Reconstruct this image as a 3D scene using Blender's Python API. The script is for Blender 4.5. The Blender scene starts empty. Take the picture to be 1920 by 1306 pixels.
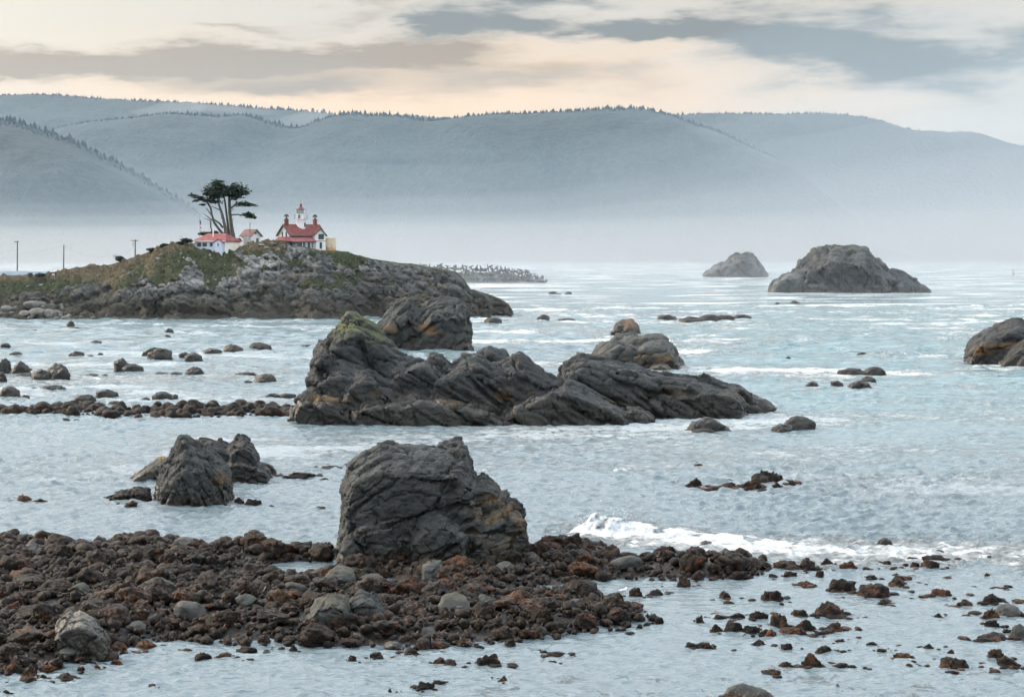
import bpy, bmesh, math, random
import numpy as np
from mathutils import Vector, Matrix, Euler

scene = bpy.context.scene
C = scene.collection
R = math.radians

# ------------------------------------------------------------------ camera
CAM_H = 14.0
F_PX = 3600.0          # focal length in pixels of the 1920-wide picture
CX, CY, HORIZON = 960.0, 653.0, 478.0
PITCH = math.atan((CY - HORIZON) / F_PX)
cam_d = bpy.data.cameras.new('camera')
cam = bpy.data.objects.new('camera', cam_d)
C.objects.link(cam)
cam.location = (0, 0, CAM_H)
cam.rotation_euler = (math.pi / 2 - PITCH, 0, 0)
cam_d.sensor_width = 36.0
cam_d.lens = 36.0 * F_PX / 1920.0
cam_d.clip_start = 0.5
cam_d.clip_end = 40000
scene.camera = cam
scene.render.resolution_x, scene.render.resolution_y = 1024, 696

# ------------------------------------------------------------------ render settings
scene.render.engine = 'CYCLES'
cy = scene.cycles
cy.use_denoising = True
cy.use_adaptive_sampling = True
cy.adaptive_threshold = 0.05
cy.adaptive_min_samples = 16
cy.max_bounces = 6
cy.diffuse_bounces = 2
cy.glossy_bounces = 3
cy.transmission_bounces = 4
cy.volume_bounces = 0
cy.transparent_max_bounces = 8
cy.use_fast_gi = False
cy.sample_clamp_indirect = 4.0
vs = scene.view_settings
vs.view_transform = 'Standard'
vs.look = 'None'
vs.gamma = 1.0
vs.use_curve_mapping = False
vs.exposure = 0.7

# ------------------------------------------------------------------ node helper
class NT:
    """small helper to write node trees briefly"""
    def __init__(self, tree):
        self.t = tree
    def n(self, typ, **kw):
        nd = self.t.nodes.new(typ)
        for k, v in kw.items():
            if k.startswith('i_'):
                nd.inputs[k[2:].replace('_', ' ')].default_value = v
            else:
                setattr(nd, k, v)
        return nd
    def put(self, sock, v):
        if isinstance(v, bpy.types.NodeSocket):
            self.t.links.new(v, sock)
        elif v is not None:
            sock.default_value = v
    def math(self, op, a, b=None, c=None, clamp=False):
        nd = self.n('ShaderNodeMath', operation=op, use_clamp=clamp)
        self.put(nd.inputs[0], a)
        if b is not None: self.put(nd.inputs[1], b)
        if c is not None: self.put(nd.inputs[2], c)
        return nd.outputs[0]
    def vmath(self, op, a, b=None, scale=None):
        nd = self.n('ShaderNodeVectorMath', operation=op)
        self.put(nd.inputs[0], a)
        if b is not None: self.put(nd.inputs[1], b)
        if scale is not None: self.put(nd.inputs['Scale'], scale)
        return nd.outputs['Value'] if op in ('DOT_PRODUCT', 'LENGTH', 'DISTANCE') else nd.outputs[0]
    def noise(self, vec, scale, detail=4, rough=0.55, dist=0.0, col=False):
        nd = self.n('ShaderNodeTexNoise')
        self.put(nd.inputs['Vector'], vec)
        self.put(nd.inputs['Scale'], scale)
        nd.inputs['Detail'].default_value = detail
        nd.inputs['Roughness'].default_value = rough
        nd.inputs['Distortion'].default_value = dist
        return nd.outputs['Color' if col else 'Fac']
    def voro(self, vec, scale, feature='F1', out='Distance', rand=1.0):
        nd = self.n('ShaderNodeTexVoronoi', feature=feature)
        self.put(nd.inputs['Vector'], vec)
        self.put(nd.inputs['Scale'], scale)
        nd.inputs['Randomness'].default_value = rand
        return nd.outputs[out]
    def mapr(self, v, a, b, c=0.0, d=1.0, smooth=True):
        nd = self.n('ShaderNodeMapRange', interpolation_type='SMOOTHSTEP' if smooth else 'LINEAR')
        self.put(nd.inputs[0], v)
        for i, q in enumerate((a, b, c, d)):
            self.put(nd.inputs[1 + i], q)
        return nd.outputs[0]
    def mix(self, f, a, b, blend='MIX'):
        nd = self.n('ShaderNodeMix', data_type='RGBA', blend_type=blend)
        self.put(nd.inputs[0], f)
        self.put(nd.inputs[6], a if isinstance(a, bpy.types.NodeSocket) else (*a, 1) if len(a) == 3 else a)
        self.put(nd.inputs[7], b if isinstance(b, bpy.types.NodeSocket) else (*b, 1) if len(b) == 3 else b)
        return nd.outputs[2]
    def sep(self, v):
        nd = self.n('ShaderNodeSeparateXYZ')
        self.put(nd.inputs[0], v)
        return nd.outputs
    def comb(self, x, y, z):
        nd = self.n('ShaderNodeCombineXYZ')
        for i, q in enumerate((x, y, z)):
            self.put(nd.inputs[i], q)
        return nd.outputs[0]
    def bump(self, h, strength, dist, normal=None):
        nd = self.n('ShaderNodeBump')
        nd.inputs['Strength'].default_value = strength
        nd.inputs['Distance'].default_value = dist
        self.put(nd.inputs['Height'], h)
        if normal is not None: self.put(nd.inputs['Normal'], normal)
        return nd.outputs[0]
    def link(self, a, b):
        self.t.links.new(a, b)

# ------------------------------------------------------------------ sky and sun
SUN_AZ, SUN_EL = R(-66), R(26)      # measured from the view direction, minus is left; a low veiled sun
world = bpy.data.worlds.new('World')
scene.world = world
world.cycles.sampling_method = 'MANUAL'
world.cycles.sample_map_resolution = 512
world.use_nodes = True
wt = NT(world.node_tree)
world.node_tree.nodes.clear()
sky = wt.n('ShaderNodeTexSky', sky_type='NISHITA', sun_disc=False)
sky.sun_elevation = SUN_EL
sky.sun_rotation = SUN_AZ
sky.air_density, sky.dust_density, sky.ozone_density = 1.0, 3.0, 1.0
D = wt.n('ShaderNodeTexCoord').outputs['Generated']
dx, dy, dz = wt.sep(D)
az = wt.math('ARCTAN2', dx, dy)
el = wt.math('ARCSINE', dz)
# thin high veil: brighter and warmer towards the sun, grey-blue away from it and overhead; brightness added above the frame to lift the water
sd = (math.sin(SUN_AZ) * math.cos(SUN_EL), math.cos(SUN_AZ) * math.cos(SUN_EL), math.sin(SUN_EL))
csun = wt.vmath('DOT_PRODUCT', D, sd)
glow = wt.mapr(csun, 0.45, 0.97, 0, 1)
high = wt.mapr(el, 0.12, 0.32, 0, 1)
veil_low = wt.mix(glow, (0.48, 0.44, 0.39), (0.87, 0.75, 0.56))
veil_high = wt.mix(glow, (1.42, 1.54, 1.66), (1.52, 1.55, 1.56))
veil = wt.mix(high, veil_low, veil_high)
# long flat cloud banks, laid out in direction space
nz = wt.comb(wt.math('MULTIPLY', az, 6.0), wt.math('MULTIPLY', az, 0.0), wt.math('MULTIPLY', el, 26.0))
w1 = wt.noise(nz, 1.6, 6, 0.62, 0.0, col=True)
wr, wg, wb = wt.sep(w1)
az2 = wt.math('ADD', az, wt.math('MULTIPLY', wt.math('SUBTRACT', wr, 0.5), 0.20))
el2 = wt.math('ADD', el, wt.math('MULTIPLY', wt.math('SUBTRACT', wg, 0.5), 0.046))
def P(x, y): return (x - CX) / F_PX, (HORIZON - y) / F_PX
AE = wt.comb(az2, el2, 0.0)
def bank(x, y, sx, sy, w, tilt=0.0):
    a, e = P(x, y)
    q = wt.vmath('MULTIPLY', wt.vmath('SUBTRACT', AE, (a, e, 0.0)), (F_PX / sx, F_PX / sy, 0.0))
    return wt.math('MULTIPLY', wt.math('POWER', 0.36788, wt.vmath('DOT_PRODUCT', q, q)), w)
def total(l):
    s = l[0]
    for q in l[1:]: s = wt.math('ADD', s, q)
    return s
tan_banks = total([bank(60, 122, 330, 24, 1.0), bank(480, 112, 260, 30, .85, 0.03), bank(720, 100, 190, 28, 1.0),
                   bank(540, 170, 170, 20, .45), bank(1010, 150, 230, 30, .40), bank(700, 170, 500, 45, .22),
                   bank(480, 50, 130, 9, .45), bank(690, 30, 90, 14, .40)])
grey_banks = total([bank(890, 40, 110, 38, 1.1), bank(1180, 64, 150, 22, 1.2), bank(1030, 60, 120, 20, .8),
                    bank(980, 5, 190, 12, .8), bank(1480, 70, 190, 56, .9), bank(1800, 130, 300, 75, .85),
                    bank(1650, 120, 220, 45, .35)])
gen = wt.noise(wt.comb(wt.math('MULTIPLY', az, 2.2), 4.7, wt.math('MULTIPLY', el, 9.0)), 1.6, 4, 0.58, 0.0)
genm = wt.math('MULTIPLY', wt.mapr(gen, 0.46, 0.68), wt.mapr(el, 0.15, 0.24))
tan_c = wt.mix(glow, (0.24, 0.175, 0.125), (0.335, 0.205, 0.115))
peach = wt.math('MULTIPLY', bank(740, 185, 760, 90, 1.0), 1.0)
s1 = wt.mix(peach, veil, (0.80, 0.53, 0.31))
s2 = wt.mix(wt.mapr(tan_banks, 0.05, 0.75, 0, 0.95), s1, tan_c)
wisp = wt.mapr(wt.noise(wt.comb(wt.math('MULTIPLY', az, 14.0), 2.0, wt.math('MULTIPLY', el, 60.0)), 1.0, 4, 0.6), 0.30, 0.70, 0.35, 1.35)
grey_banks = wt.math('MULTIPLY', grey_banks, wisp)
s3 = wt.mix(wt.mapr(grey_banks, 0.06, 0.95, 0, 0.92), s2, (0.105, 0.117, 0.122))
s4 = wt.mix(wt.math('MULTIPLY', genm, 0.6), s3, (0.95, 1.02, 1.10))
nis = wt.vmath('SCALE', sky.outputs[0], scale=0.10)
skycol = wt.mix(0.82, nis, s4)
bg = wt.n('ShaderNodeBackground')
wt.link(skycol, bg.inputs[0])
bg.inputs[1].default_value = 1.0
wo = wt.n('ShaderNodeOutputWorld')
wt.link(bg.outputs[0], wo.inputs[0])

sun_d = bpy.data.lights.new('sun', 'SUN')
sun_d.energy = 2.8
sun_d.angle = R(10)
sun_d.color = (1.0, 0.83, 0.64)
sun = bpy.data.objects.new('sun', sun_d)
C.objects.link(sun)
sun.rotation_euler = Vector(sd).to_track_quat('Z', 'Y').to_euler()

# ------------------------------------------------------------------ picture <-> place
_cp, _sp = math.cos(PITCH), math.sin(PITCH)
def ray(px, py):
    a, b = (px - CX) / F_PX, (CY - py) / F_PX
    return a, _cp + b * _sp, b * _cp - _sp
def at(px, py, z=0.0):
    """point of the plane at height z seen at that pixel"""
    r = ray(px, py)
    t = (z - CAM_H) / r[2]
    return Vector((r[0] * t, r[1] * t, z))
def wp(px, py, Y):
    """point at distance Y seen at that pixel"""
    r = ray(px, py)
    t = Y / r[1]
    return Vector((r[0] * t, Y, CAM_H + r[2] * t))
def mpp(Y): return Y / F_PX
def proj(v):
    """pixel of a point (numpy arrays welcome)"""
    x, y, z = v[..., 0], v[..., 1], v[..., 2] - CAM_H
    d = y * _cp - z * _sp
    return CX + F_PX * x / d, CY - F_PX * (y * _sp + z * _cp) / d

# ------------------------------------------------------------------ numpy noise
def _hash(i, j, k, s):
    h = (i * 374761393 + j * 668265263 + k * 2147483647 + s * 1274126177) & 0xFFFFFFFF
    h = ((h ^ (h >> 13)) * 1274126177) & 0xFFFFFFFF
    h = ((h ^ (h >> 16)) * 2246822519) & 0xFFFFFFFF
    return (h ^ (h >> 15)) & 0xFFFFFFFF
def h01(i, j, k, s): return _hash(i, j, k, s).astype(np.float64) / 4294967296.0
def vnoise(p, seed=0):
    """value noise -1..1"""
    f = np.floor(p).astype(np.int64)
    t = p - f
    t = t * t * t * (t * (t * 6 - 15) + 10)
    r = 0.0
    for a in (0, 1):
        for b in (0, 1):
            for c in (0, 1):
                w = (t[:, 0] if a else 1 - t[:, 0]) * (t[:, 1] if b else 1 - t[:, 1]) * (t[:, 2] if c else 1 - t[:, 2])
                r = r + w * h01(f[:, 0] + a, f[:, 1] + b, f[:, 2] + c, seed)
    return r * 2 - 1
def fbm(p, octaves=4, seed=0, gain=0.5, lac=2.07):
    r, a, q = 0.0, 1.0, np.array(p, float)
    for o in range(octaves):
        r = r + a * vnoise(q + o * 17.3, seed + o * 31)
        a *= gain
        q = q * lac
    return r
def ridged(p, octaves=4, seed=0, gain=0.5):
    r, a, q = 0.0, 1.0, np.array(p, float)
    for o in range(octaves):
        r = r + a * (1 - 2 * np.abs(vnoise(q + o * 11.1, seed + o * 7)))
        a *= gain
        q = q * 2.1
    return r
def cells(p, seed=0):
    """nearest and second Voronoi cell: F1, F2, offset to the cell point, three random numbers of the cell"""
    f = np.floor(p).astype(np.int64)
    n = len(p)
    d1 = np.full(n, 9e9); d2 = np.full(n, 9e9)
    off = np.zeros((n, 3)); ids = np.zeros((n, 3), np.int64)
    for a in (-1, 0, 1):
        for b in (-1, 0, 1):
            for c in (-1, 0, 1):
                ci, cj, ck = f[:, 0] + a, f[:, 1] + b, f[:, 2] + c
                q = np.stack([ci + h01(ci, cj, ck, seed), cj + h01(ci, cj, ck, seed + 1), ck + h01(ci, cj, ck, seed + 2)], 1)
                o = p - q
                d = (o * o).sum(1)
                new = d < d1
                d2 = np.where(new, d1, np.minimum(d2, d))
                d1 = np.where(new, d, d1)
                off[new] = o[new]
                ids[new] = np.stack([ci, cj, ck], 1)[new]
    rnd = np.stack([h01(ids[:, 0], ids[:, 1], ids[:, 2], seed + 5 + i) for i in range(4)], 1)
    return np.sqrt(d1), np.sqrt(d2), off, rnd
def facets(p, seed=0, tilt=0.7, step=0.35, crack=0.25, cw=0.12):
    """broken-rock relief: every cell a tilted, shifted face, with a crack along the joints"""
    f1, f2, off, rnd = cells(p, seed)
    h = ((rnd[:, :3] - 0.5) * 2 * tilt * off).sum(1) + (rnd[:, 3] - 0.5) * 2 * step
    return h - crack * np.clip(1 - (f2 - f1) / cw, 0, 1)

# ------------------------------------------------------------------ mesh helpers
def mesh_from(name, verts, faces, smooth=False):
    me = bpy.data.meshes.new(name)
    verts = np.asarray(verts, np.float32)
    me.vertices.add(len(verts))
    me.vertices.foreach_set('co', verts.ravel())
    if isinstance(faces, np.ndarray):
        k = faces.shape[1]
        me.loops.add(faces.size)
        me.loops.foreach_set('vertex_index', faces.astype(np.int32).ravel())
        me.polygons.add(len(faces))
        me.polygons.foreach_set('loop_start', np.arange(0, faces.size, k, dtype=np.int32))
        me.polygons.foreach_set('loop_total', np.full(len(faces), k, np.int32))
        me.update(calc_edges=True)
    else:
        bpy.data.meshes.remove(me)
        me = bpy.data.meshes.new(name)
        me.from_pydata([tuple(map(float, v)) for v in verts], [], faces)
    if smooth:
        me.polygons.foreach_set('use_smooth', np.ones(len(me.polygons), bool))
    me.update()
    return me
def grid_faces(nu, nv, wrap_u=False):
    i = np.arange(nu if wrap_u else nu - 1)[:, None]
    j = np.arange(nv - 1)[None, :]
    i2 = (i + 1) % nu
    a = i * nv + j; b = i2 * nv + j; c = i2 * nv + j + 1; d = i * nv + j + 1
    return np.stack([a + 0 * j, b + 0 * j, c, d], -1).reshape(-1, 4)
def attr(me, name, vals):
    a = me.attributes.new(name, 'FLOAT', 'POINT')
    a.data.foreach_set('value', np.asarray(vals, np.float32))
def link(name, me, m=None, parent=None, loc=None, **props):
    o = bpy.data.objects.new(name, me)
    C.objects.link(o)
    if m is not None and me is not None and not me.materials:
        me.materials.append(m)
    if parent is not None: o.parent = parent
    if loc is not None: o.location = loc
    for k, v in props.items():
        if v is not None: o[k] = v
    return o
def empty(name, loc, label, category, group=None, rotz=0.0):
    o = bpy.data.objects.new(name, None)
    C.objects.link(o)
    o.empty_display_size = 0.2
    o.location = loc
    o.rotation_euler = (0, 0, rotz)
    o['label'], o['category'] = label, category
    if group: o['group'] = group
    return o
def mat(name):
    m = bpy.data.materials.new(name)
    m.use_nodes = True
    t = NT(m.node_tree)
    b = m.node_tree.nodes['Principled BSDF']
    return m, t, b
def plain(name, col, rough=0.7, var=0.12, scale=3.0, metal=0.0, bump=0.0):
    """paint or cloth or wood of one colour, a little weathered"""
    m, t, b = mat(name)
    pos = t.n('ShaderNodeNewGeometry').outputs['Position']
    n = t.noise(pos, scale, 5, 0.6)
    c = t.mix(t.mapr(n, 0.3, 0.7), tuple(q * (1 - var) for q in col), tuple(min(1, q * (1 + var)) for q in col))
    t.link(c, b.inputs['Base Color'])
    b.inputs['Roughness'].default_value = rough
    b.inputs['Metallic'].default_value = metal
    if bump:
        t.link(t.bump(t.noise(pos, scale * 4, 4), 0.6, bump), b.inputs['Normal'])
    return m
class MB:
    """collects boxes, bars, prisms and tubes into one mesh"""
    def __init__(self): self.v, self.f = [], []
    def add(self, verts, faces):
        o = len(self.v)
        self.v += [tuple(map(float, q)) for q in verts]
        self.f += [tuple(i + o for i in q) for q in faces]
        return self
    def box(self, x0, x1, y0, y1, z0, z1):
        return self.add([(x0, y0, z0), (x1, y0, z0), (x1, y1, z0), (x0, y1, z0), (x0, y0, z1), (x1, y0, z1), (x1, y1, z1), (x0, y1, z1)],
                        [(3, 2, 1, 0), (4, 5, 6, 7), (0, 1, 5, 4), (1, 2, 6, 5), (2, 3, 7, 6), (3, 0, 4, 7)])
    def prism(self, poly, axis, a0, a1):
        """closed polygon extruded along an axis ('x','y','z'); poly gives the two other coordinates in order"""
        n = len(poly)
        def mk(p, a): return (a, p[0], p[1]) if axis == 'x' else (p[0], a, p[1]) if axis == 'y' else (p[0], p[1], a)
        vs_ = [mk(p, a0) for p in poly] + [mk(p, a1) for p in poly]
        return self.add(vs_, [tuple(range(n))[::-1], tuple(range(n, 2 * n))] + [(i, (i + 1) % n, n + (i + 1) % n, n + i) for i in range(n)])
    def tube(self, pts, rad, seg=8, cap=True):
        pts = [Vector(p) for p in pts]
        if not hasattr(rad, '__len__'): rad = [rad] * len(pts)
        rings, ref = [], None
        for i, p in enumerate(pts):
            t = (pts[min(i + 1, len(pts) - 1)] - pts[max(i - 1, 0)]).normalized()
            if ref is None:
                ref = t.cross(Vector((0.13, 0.97, 0.21)) if abs(t.y) < .9 else Vector((1, 0, 0.1))).normalized()
            u = (ref - t * ref.dot(t)).normalized()
            ref = u
            w = t.cross(u)
            rings.append([p + (u * math.cos(2 * math.pi * k / seg) + w * math.sin(2 * math.pi * k / seg)) * rad[i] for k in range(seg)])
        fs = []
        for i in range(len(rings) - 1):
            for k in range(seg):
                fs.append((i * seg + k, i * seg + (k + 1) % seg, (i + 1) * seg + (k + 1) % seg, (i + 1) * seg + k))
        if cap:
            fs.append(tuple(range(seg))[::-1])
            fs.append(tuple(range((len(rings) - 1) * seg, len(rings) * seg)))
        return self.add([q for r in rings for q in r], fs)
    def lathe(self, prof, seg=16, c=(0, 0), a0=0.0):
        vs_ = []
        for r, z in prof:
            for k in range(seg):
                a = a0 + 2 * math.pi * k / seg
                vs_.append((c[0] + r * math.cos(a), c[1] + r * math.sin(a), z))
        fs = []
        for i in range(len(prof) - 1):
            for k in range(seg):
                fs.append((i * seg + k, i * seg + (k + 1) % seg, (i + 1) * seg + (k + 1) % seg, (i + 1) * seg + k))
        fs.append(tuple(range(seg))[::-1])
        fs.append(tuple(range((len(prof) - 1) * seg, len(prof) * seg)))
        return self.add(vs_, fs)
    def build(self, name, m, parent=None, smooth=False, **props):
        me = bpy.data.meshes.new(name)
        me.from_pydata(self.v, [], self.f)
        if smooth: me.polygons.foreach_set('use_smooth', np.ones(len(me.polygons), bool))
        me.update()
        return link(name, me, m, parent, **props)
# ------------------------------------------------------------------ distant hills, forest, haze
def forest_mat():
    m, t, b = mat('forest_floor')
    pos = t.n('ShaderNodeNewGeometry').outputs['Position']
    n = t.noise(pos, 0.05, 6, 0.75)
    c = t.mix(t.mapr(n, 0.38, 0.62), (0.004, 0.008, 0.008), (0.026, 0.038, 0.033))
    t.link(t.bump(t.noise(t.vmath('MULTIPLY', pos, (1, 1, 0.4)), 0.07, 4, 0.7), 1.0, 14.0), b.inputs['Normal'])
    t.link(c, b.inputs['Base Color'])
    b.inputs['Roughness'].default_value = 0.9
    return m
FOREST = forest_mat()
def hill(name, crest, Y, depth, seed, step=14.0, treeh=13.0):
    """a wooded ridge: crest given as pixels, foot at the sea, and the conifers standing along its crest and face"""
    xs = np.array([p[0] for p in crest], float); ys = np.array([p[1] for p in crest], float)
    n = int((xs[-1] - xs[0]) / 8)
    px = np.linspace(xs[0], xs[-1], n)
    py = np.interp(px, xs, ys)
    k = np.ones(5) / 5
    py = np.convolve(np.pad(py, 2, 'edge'), k, 'valid')
    X = (px - CX) * Y / F_PX
    Z = CAM_H + (HORIZON - py) * Y / F_PX
    Z = Z + 6 * vnoise(np.stack([X * 0.006, 0 * X, 0 * X + seed], 1), seed) - treeh * 0.55
    nv = 40
    t = np.linspace(0, 1, nv)
    prof = np.sin(np.clip(t, 0, 1) * math.pi / 2) ** 0.9
    V = np.zeros((n, nv, 3))
    V[:, :, 0] = X[:, None]
    V[:, :, 1] = Y - depth * (1 - t)[None, :]
    V[:, :, 2] = Z[:, None] * prof[None, :] - 3
    q = V.reshape(-1, 3)
    bumps = fbm(q * np.array([0.0035, 0.0035, 0.0]) + seed, 4, seed)
    tt = np.tile(t, n)
    q[:, 2] += (bumps * 22 + 4 * ridged(q * np.array([0.006, 0.003, 0]) + seed, 3, seed + 3)) * np.sin(np.clip(tt * math.pi, 0, math.pi))
    back = np.zeros((n, 2, 3))
    back[:, 0] = V[:, -1] + np.array([0, depth * .6, -60])
    back[:, 1] = V[:, -1] * np.array([1, 1, 0]) + np.array([0, depth * 1.2, -3])
    W = np.concatenate([V, back], 1).reshape(-1, 3)
    me = mesh_from(name, W, grid_faces(n, nv + 2), True)
    link(name, me, FOREST, kind='structure')
    # conifers
    rng = np.random.default_rng(seed)
    vs_, fs = [], []
    cx_ = np.arange(X[0], X[-1], step)
    pts = []
    for row in range(6):
        tr = 1.0 - row * 0.026 - rng.random(len(cx_)) * 0.02
        xx = cx_ + rng.normal(0, step * .5, len(cx_))
        ii = np.clip((xx - X[0]) / (X[1] - X[0]), 0, n - 1.001)
        i0 = ii.astype(int); fr = ii - i0
        jj = np.clip(tr * (nv - 1), 0, nv - 1.001); j0 = jj.astype(int); fj = jj - j0
        G = V
        z = (G[i0, j0, 2] * (1 - fr) + G[i0 + 1, j0, 2] * fr) * (1 - fj) + (G[i0, j0 + 1, 2] * (1 - fr) + G[i0 + 1, j0 + 1, 2] * fr) * fj
        y = Y - depth * (1 - tr)
        pts.append(np.stack([xx, y, z], 1))
    pts = np.concatenate(pts)
    N = len(pts)
    lead = np.repeat(np.array([1.5, 1.25, 1.0, .9, .8, .8]), len(cx_))
    hgt = treeh * 0.80 * lead * (0.45 + 0.75 * rng.random(N) ** 1.6)
    rad = hgt * (0.30 + 0.20 * rng.random(N))
    lay = np.array([[1.0, 0.0], [0.52, 0.42], [0.68, 0.38], [0.03, 1.0]])
    seg = 4
    ang = np.arange(seg) * 2 * math.pi / seg
    A = rng.random(N) * 6.28
    vv = np.zeros((N, len(lay), seg, 3))
    for li, (r_, z_) in enumerate(lay):
        rr = rad[:, None] * r_ * (0.75 + 0.5 * rng.random((N, seg)))
        vv[:, li, :, 0] = pts[:, 0:1] + rr * np.cos(ang[None] + A[:, None])
        vv[:, li, :, 1] = pts[:, 1:2] + rr * np.sin(ang[None] + A[:, None])
        vv[:, li, :, 2] = pts[:, 2:3] - 2 + hgt[:, None] * z_
    base = np.arange(N)[:, None] * (len(lay) * seg)
    f = []
    for li in range(len(lay) - 1):
        for s in range(seg):
            a, b2 = li * seg + s, li * seg + (s + 1) % seg
            f.append((a, b2, b2 + seg, a + seg))
    f = np.array(f)
    F = (base[:, :, None] + f[None]).reshape(-1, 4)
    me = mesh_from('hill_forest', vv.reshape(-1, 3), F)
    link('hill_forest', me, FOREST, kind='stuff', label='hazy conifer forest along the crest of the %s' % name.replace('_', ' '))
hill('far_ridge', [(-500, 150), (-200, 165), (0, 178), (120, 180), (260, 188), (380, 193), (520, 203), (640, 212), (760, 218), (950, 230), (1150, 230), (1400, 240), (2300, 400)], 6400, 1500, 3, 11)
hill('far_headland', [(900, 330), (1050, 260), (1250, 216), (1330, 214), (1480, 211), (1540, 210), (1620, 219), (1680, 238), (1740, 252), (1800, 251), (1860, 270), (1930, 277), (2000, 285), (2150, 300), (2400, 330)], 6000, 1200, 5, 10)
hill('middle_ridge', [(-500, 250), (-200, 260), (60, 262), (140, 236), (250, 218), (330, 210), (420, 218), (470, 210), (530, 228), (560, 240), (600, 228), (650, 212), (740, 211), (800, 220), (870, 213), (930, 214), (1000, 212), (1080, 209), (1140, 203), (1200, 203), (1250, 214), (1290, 230), (1350, 245), (1450, 290), (1560, 400), (1600, 455)], 5200, 900, 7, 8)
hill('near_slope', [(-500, 120), (-250, 170), (-100, 202), (0, 220), (60, 232), (110, 248), (170, 272), (260, 320), (340, 372), (420, 430), (470, 470)], 4300, 700, 9, 8)

# the air: one even haze round everything, and a low bank of sea fog lying against the hills
def volume_mat(name, col, dens, aniso=0.25):
    m = bpy.data.materials.new(name)
    m.use_nodes = True
    nt = m.node_tree
    nt.nodes.clear()
    o = nt.nodes.new('ShaderNodeOutputMaterial')
    v = nt.nodes.new('ShaderNodeVolumePrincipled')
    v.inputs['Color'].default_value = (*col, 1)
    v.inputs['Density'].default_value = dens
    v.inputs['Anisotropy'].default_value = aniso
    nt.links.new(v.outputs[0], o.inputs['Volume'])
    m.cycles.homogeneous_volume = True
    return m
hz = MB().box(-7000, 7000, -400, 8400, -6, 680).build('haze', volume_mat('haze_air', (0.62, 0.82, 1.0), 0.000020))
hz['kind'] = 'stuff'; hz['label'] = 'pale blue haze in the air over the bay'
def fog_bank(name, k0, y1, dens, col, right, label, seed, h0=0.0):
    """a bank of low fog, thin over the bay and deeper towards the hills"""
    xs = np.linspace(-4600, 4600, 64)
    ys = np.concatenate([np.linspace(250, 1500, 16), np.linspace(1650, y1, 28)])
    top = np.zeros((len(xs), len(ys), 3))
    for i, x in enumerate(xs):
        for j, y in enumerate(ys):
            k = k0 * (1 + right * min(max((x / y - 0.02) / 0.2, 0), 1.3))
            top[i, j] = (x, y, h0 * (1 - math.exp(-(y - 230) / 200)) + k * (y - 150) ** 2 * (y / (y + 60)))
    w = fbm(top.reshape(-1, 3) * np.array([0.0012, 0.0012, 0]) + seed, 3, 77).reshape(len(xs), len(ys))
    top[:, :, 2] *= 1 + 0.16 * w
    top[:, :, 2] = np.minimum(top[:, :, 2], 640 + 0.004 * top[:, :, 1])
    bot = top.copy(); bot[:, :, 2] = -4 - seed * .01
    nu, nv = len(xs), len(ys)
    V = np.concatenate([top.reshape(-1, 3), bot.reshape(-1, 3)])
    F = grid_faces(nu, nv)
    n = nu * nv
    fs = [tuple(q) for q in F] + [tuple(q[::-1] + n) for q in F]
    per = [i * nv for i in range(nu)] + [(nu - 1) * nv + j for j in range(1, nv)] + [i * nv + nv - 1 for i in range(nu - 2, -1, -1)] + [j for j in range(nv - 2, 0, -1)]
    for a, b in zip(per, per[1:] + per[:1]):
        fs.append((b, a, a + n, b + n))
    me = mesh_from(name, V, fs)
    bm = bmesh.new(); bm.from_mesh(me); bmesh.ops.recalc_face_normals(bm, faces=bm.faces); bm.to_mesh(me); bm.free()
    link(name, me, volume_mat(name + '_air', col, dens), kind='stuff', label=label)
fog_bank('hill_haze', 2.5e-5, 5150, 0.000075, (0.46, 0.74, 1.0), 0.25, 'blue haze lying over the wooded hills', 1)
for i_, (k_, y_, d_, c_) in enumerate([(1.75e-5, 5000, 0.00004, (0.80, 0.87, 0.94)), (1.25e-5, 4950, 0.00009, (0.84, 0.88, 0.92)), (0.95e-5, 4900, 0.00009, (0.80, 0.82, 0.85)), (0.72e-5, 4860, 0.00008, (0.76, 0.77, 0.79))]):
    fog_bank('fog_bank', k_, y_, d_, c_, 0.8, ('upper', 'middle', 'lower', 'lowest')[i_] + ' layer of pale sea fog lying against the wooded hills', 2 + i_)
fog_bank('sea_mist', 0.50e-5, 4800, 0.00009, (0.74, 0.75, 0.76), 0.6, 'low white mist over the far water of the bay', 7, 24.0)

def mist_wisp(blobs, label, seed):
    """a torn shred of mist caught between two ridges"""
    hulls = []
    v, f = ico(2)
    rng = np.random.default_rng(seed)
    for (px, py, Y, rx, ry, rz) in blobs:
        c = np.array(wp(px, py, Y))
        hulls.append([Vector(c + q * np.array([rx, ry, rz]) * (0.8 + .4 * rng.random())) for q in v])
    me = remesh(hulls, 16.0)
    me.name = 'mist_wisp'
    link('mist_wisp', me, volume_mat('wisp_mist', (0.95, 0.95, 0.95), 0.0008), kind='stuff', label=label)
WISPS = [([(300, 208, 5650, 60, 90, 14), (335, 203, 5650, 75, 110, 22), (362, 196, 5680, 50, 80, 16), (270, 212, 5650, 60, 70, 10)], 'torn wisp of mist in the gap below the far ridge'),
         ([(395, 203, 5700, 70, 90, 12), (430, 206, 5700, 60, 90, 16), (480, 209, 5720, 90, 80, 10)], 'thin streak of mist along the far ridge'),
         ([(560, 226, 5650, 55, 100, 20), (592, 222, 5650, 60, 110, 26), (610, 214, 5680, 50, 80, 14), (535, 232, 5650, 50, 70, 12)], 'brighter wisp of mist rising from the saddle of the middle ridge')]
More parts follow.
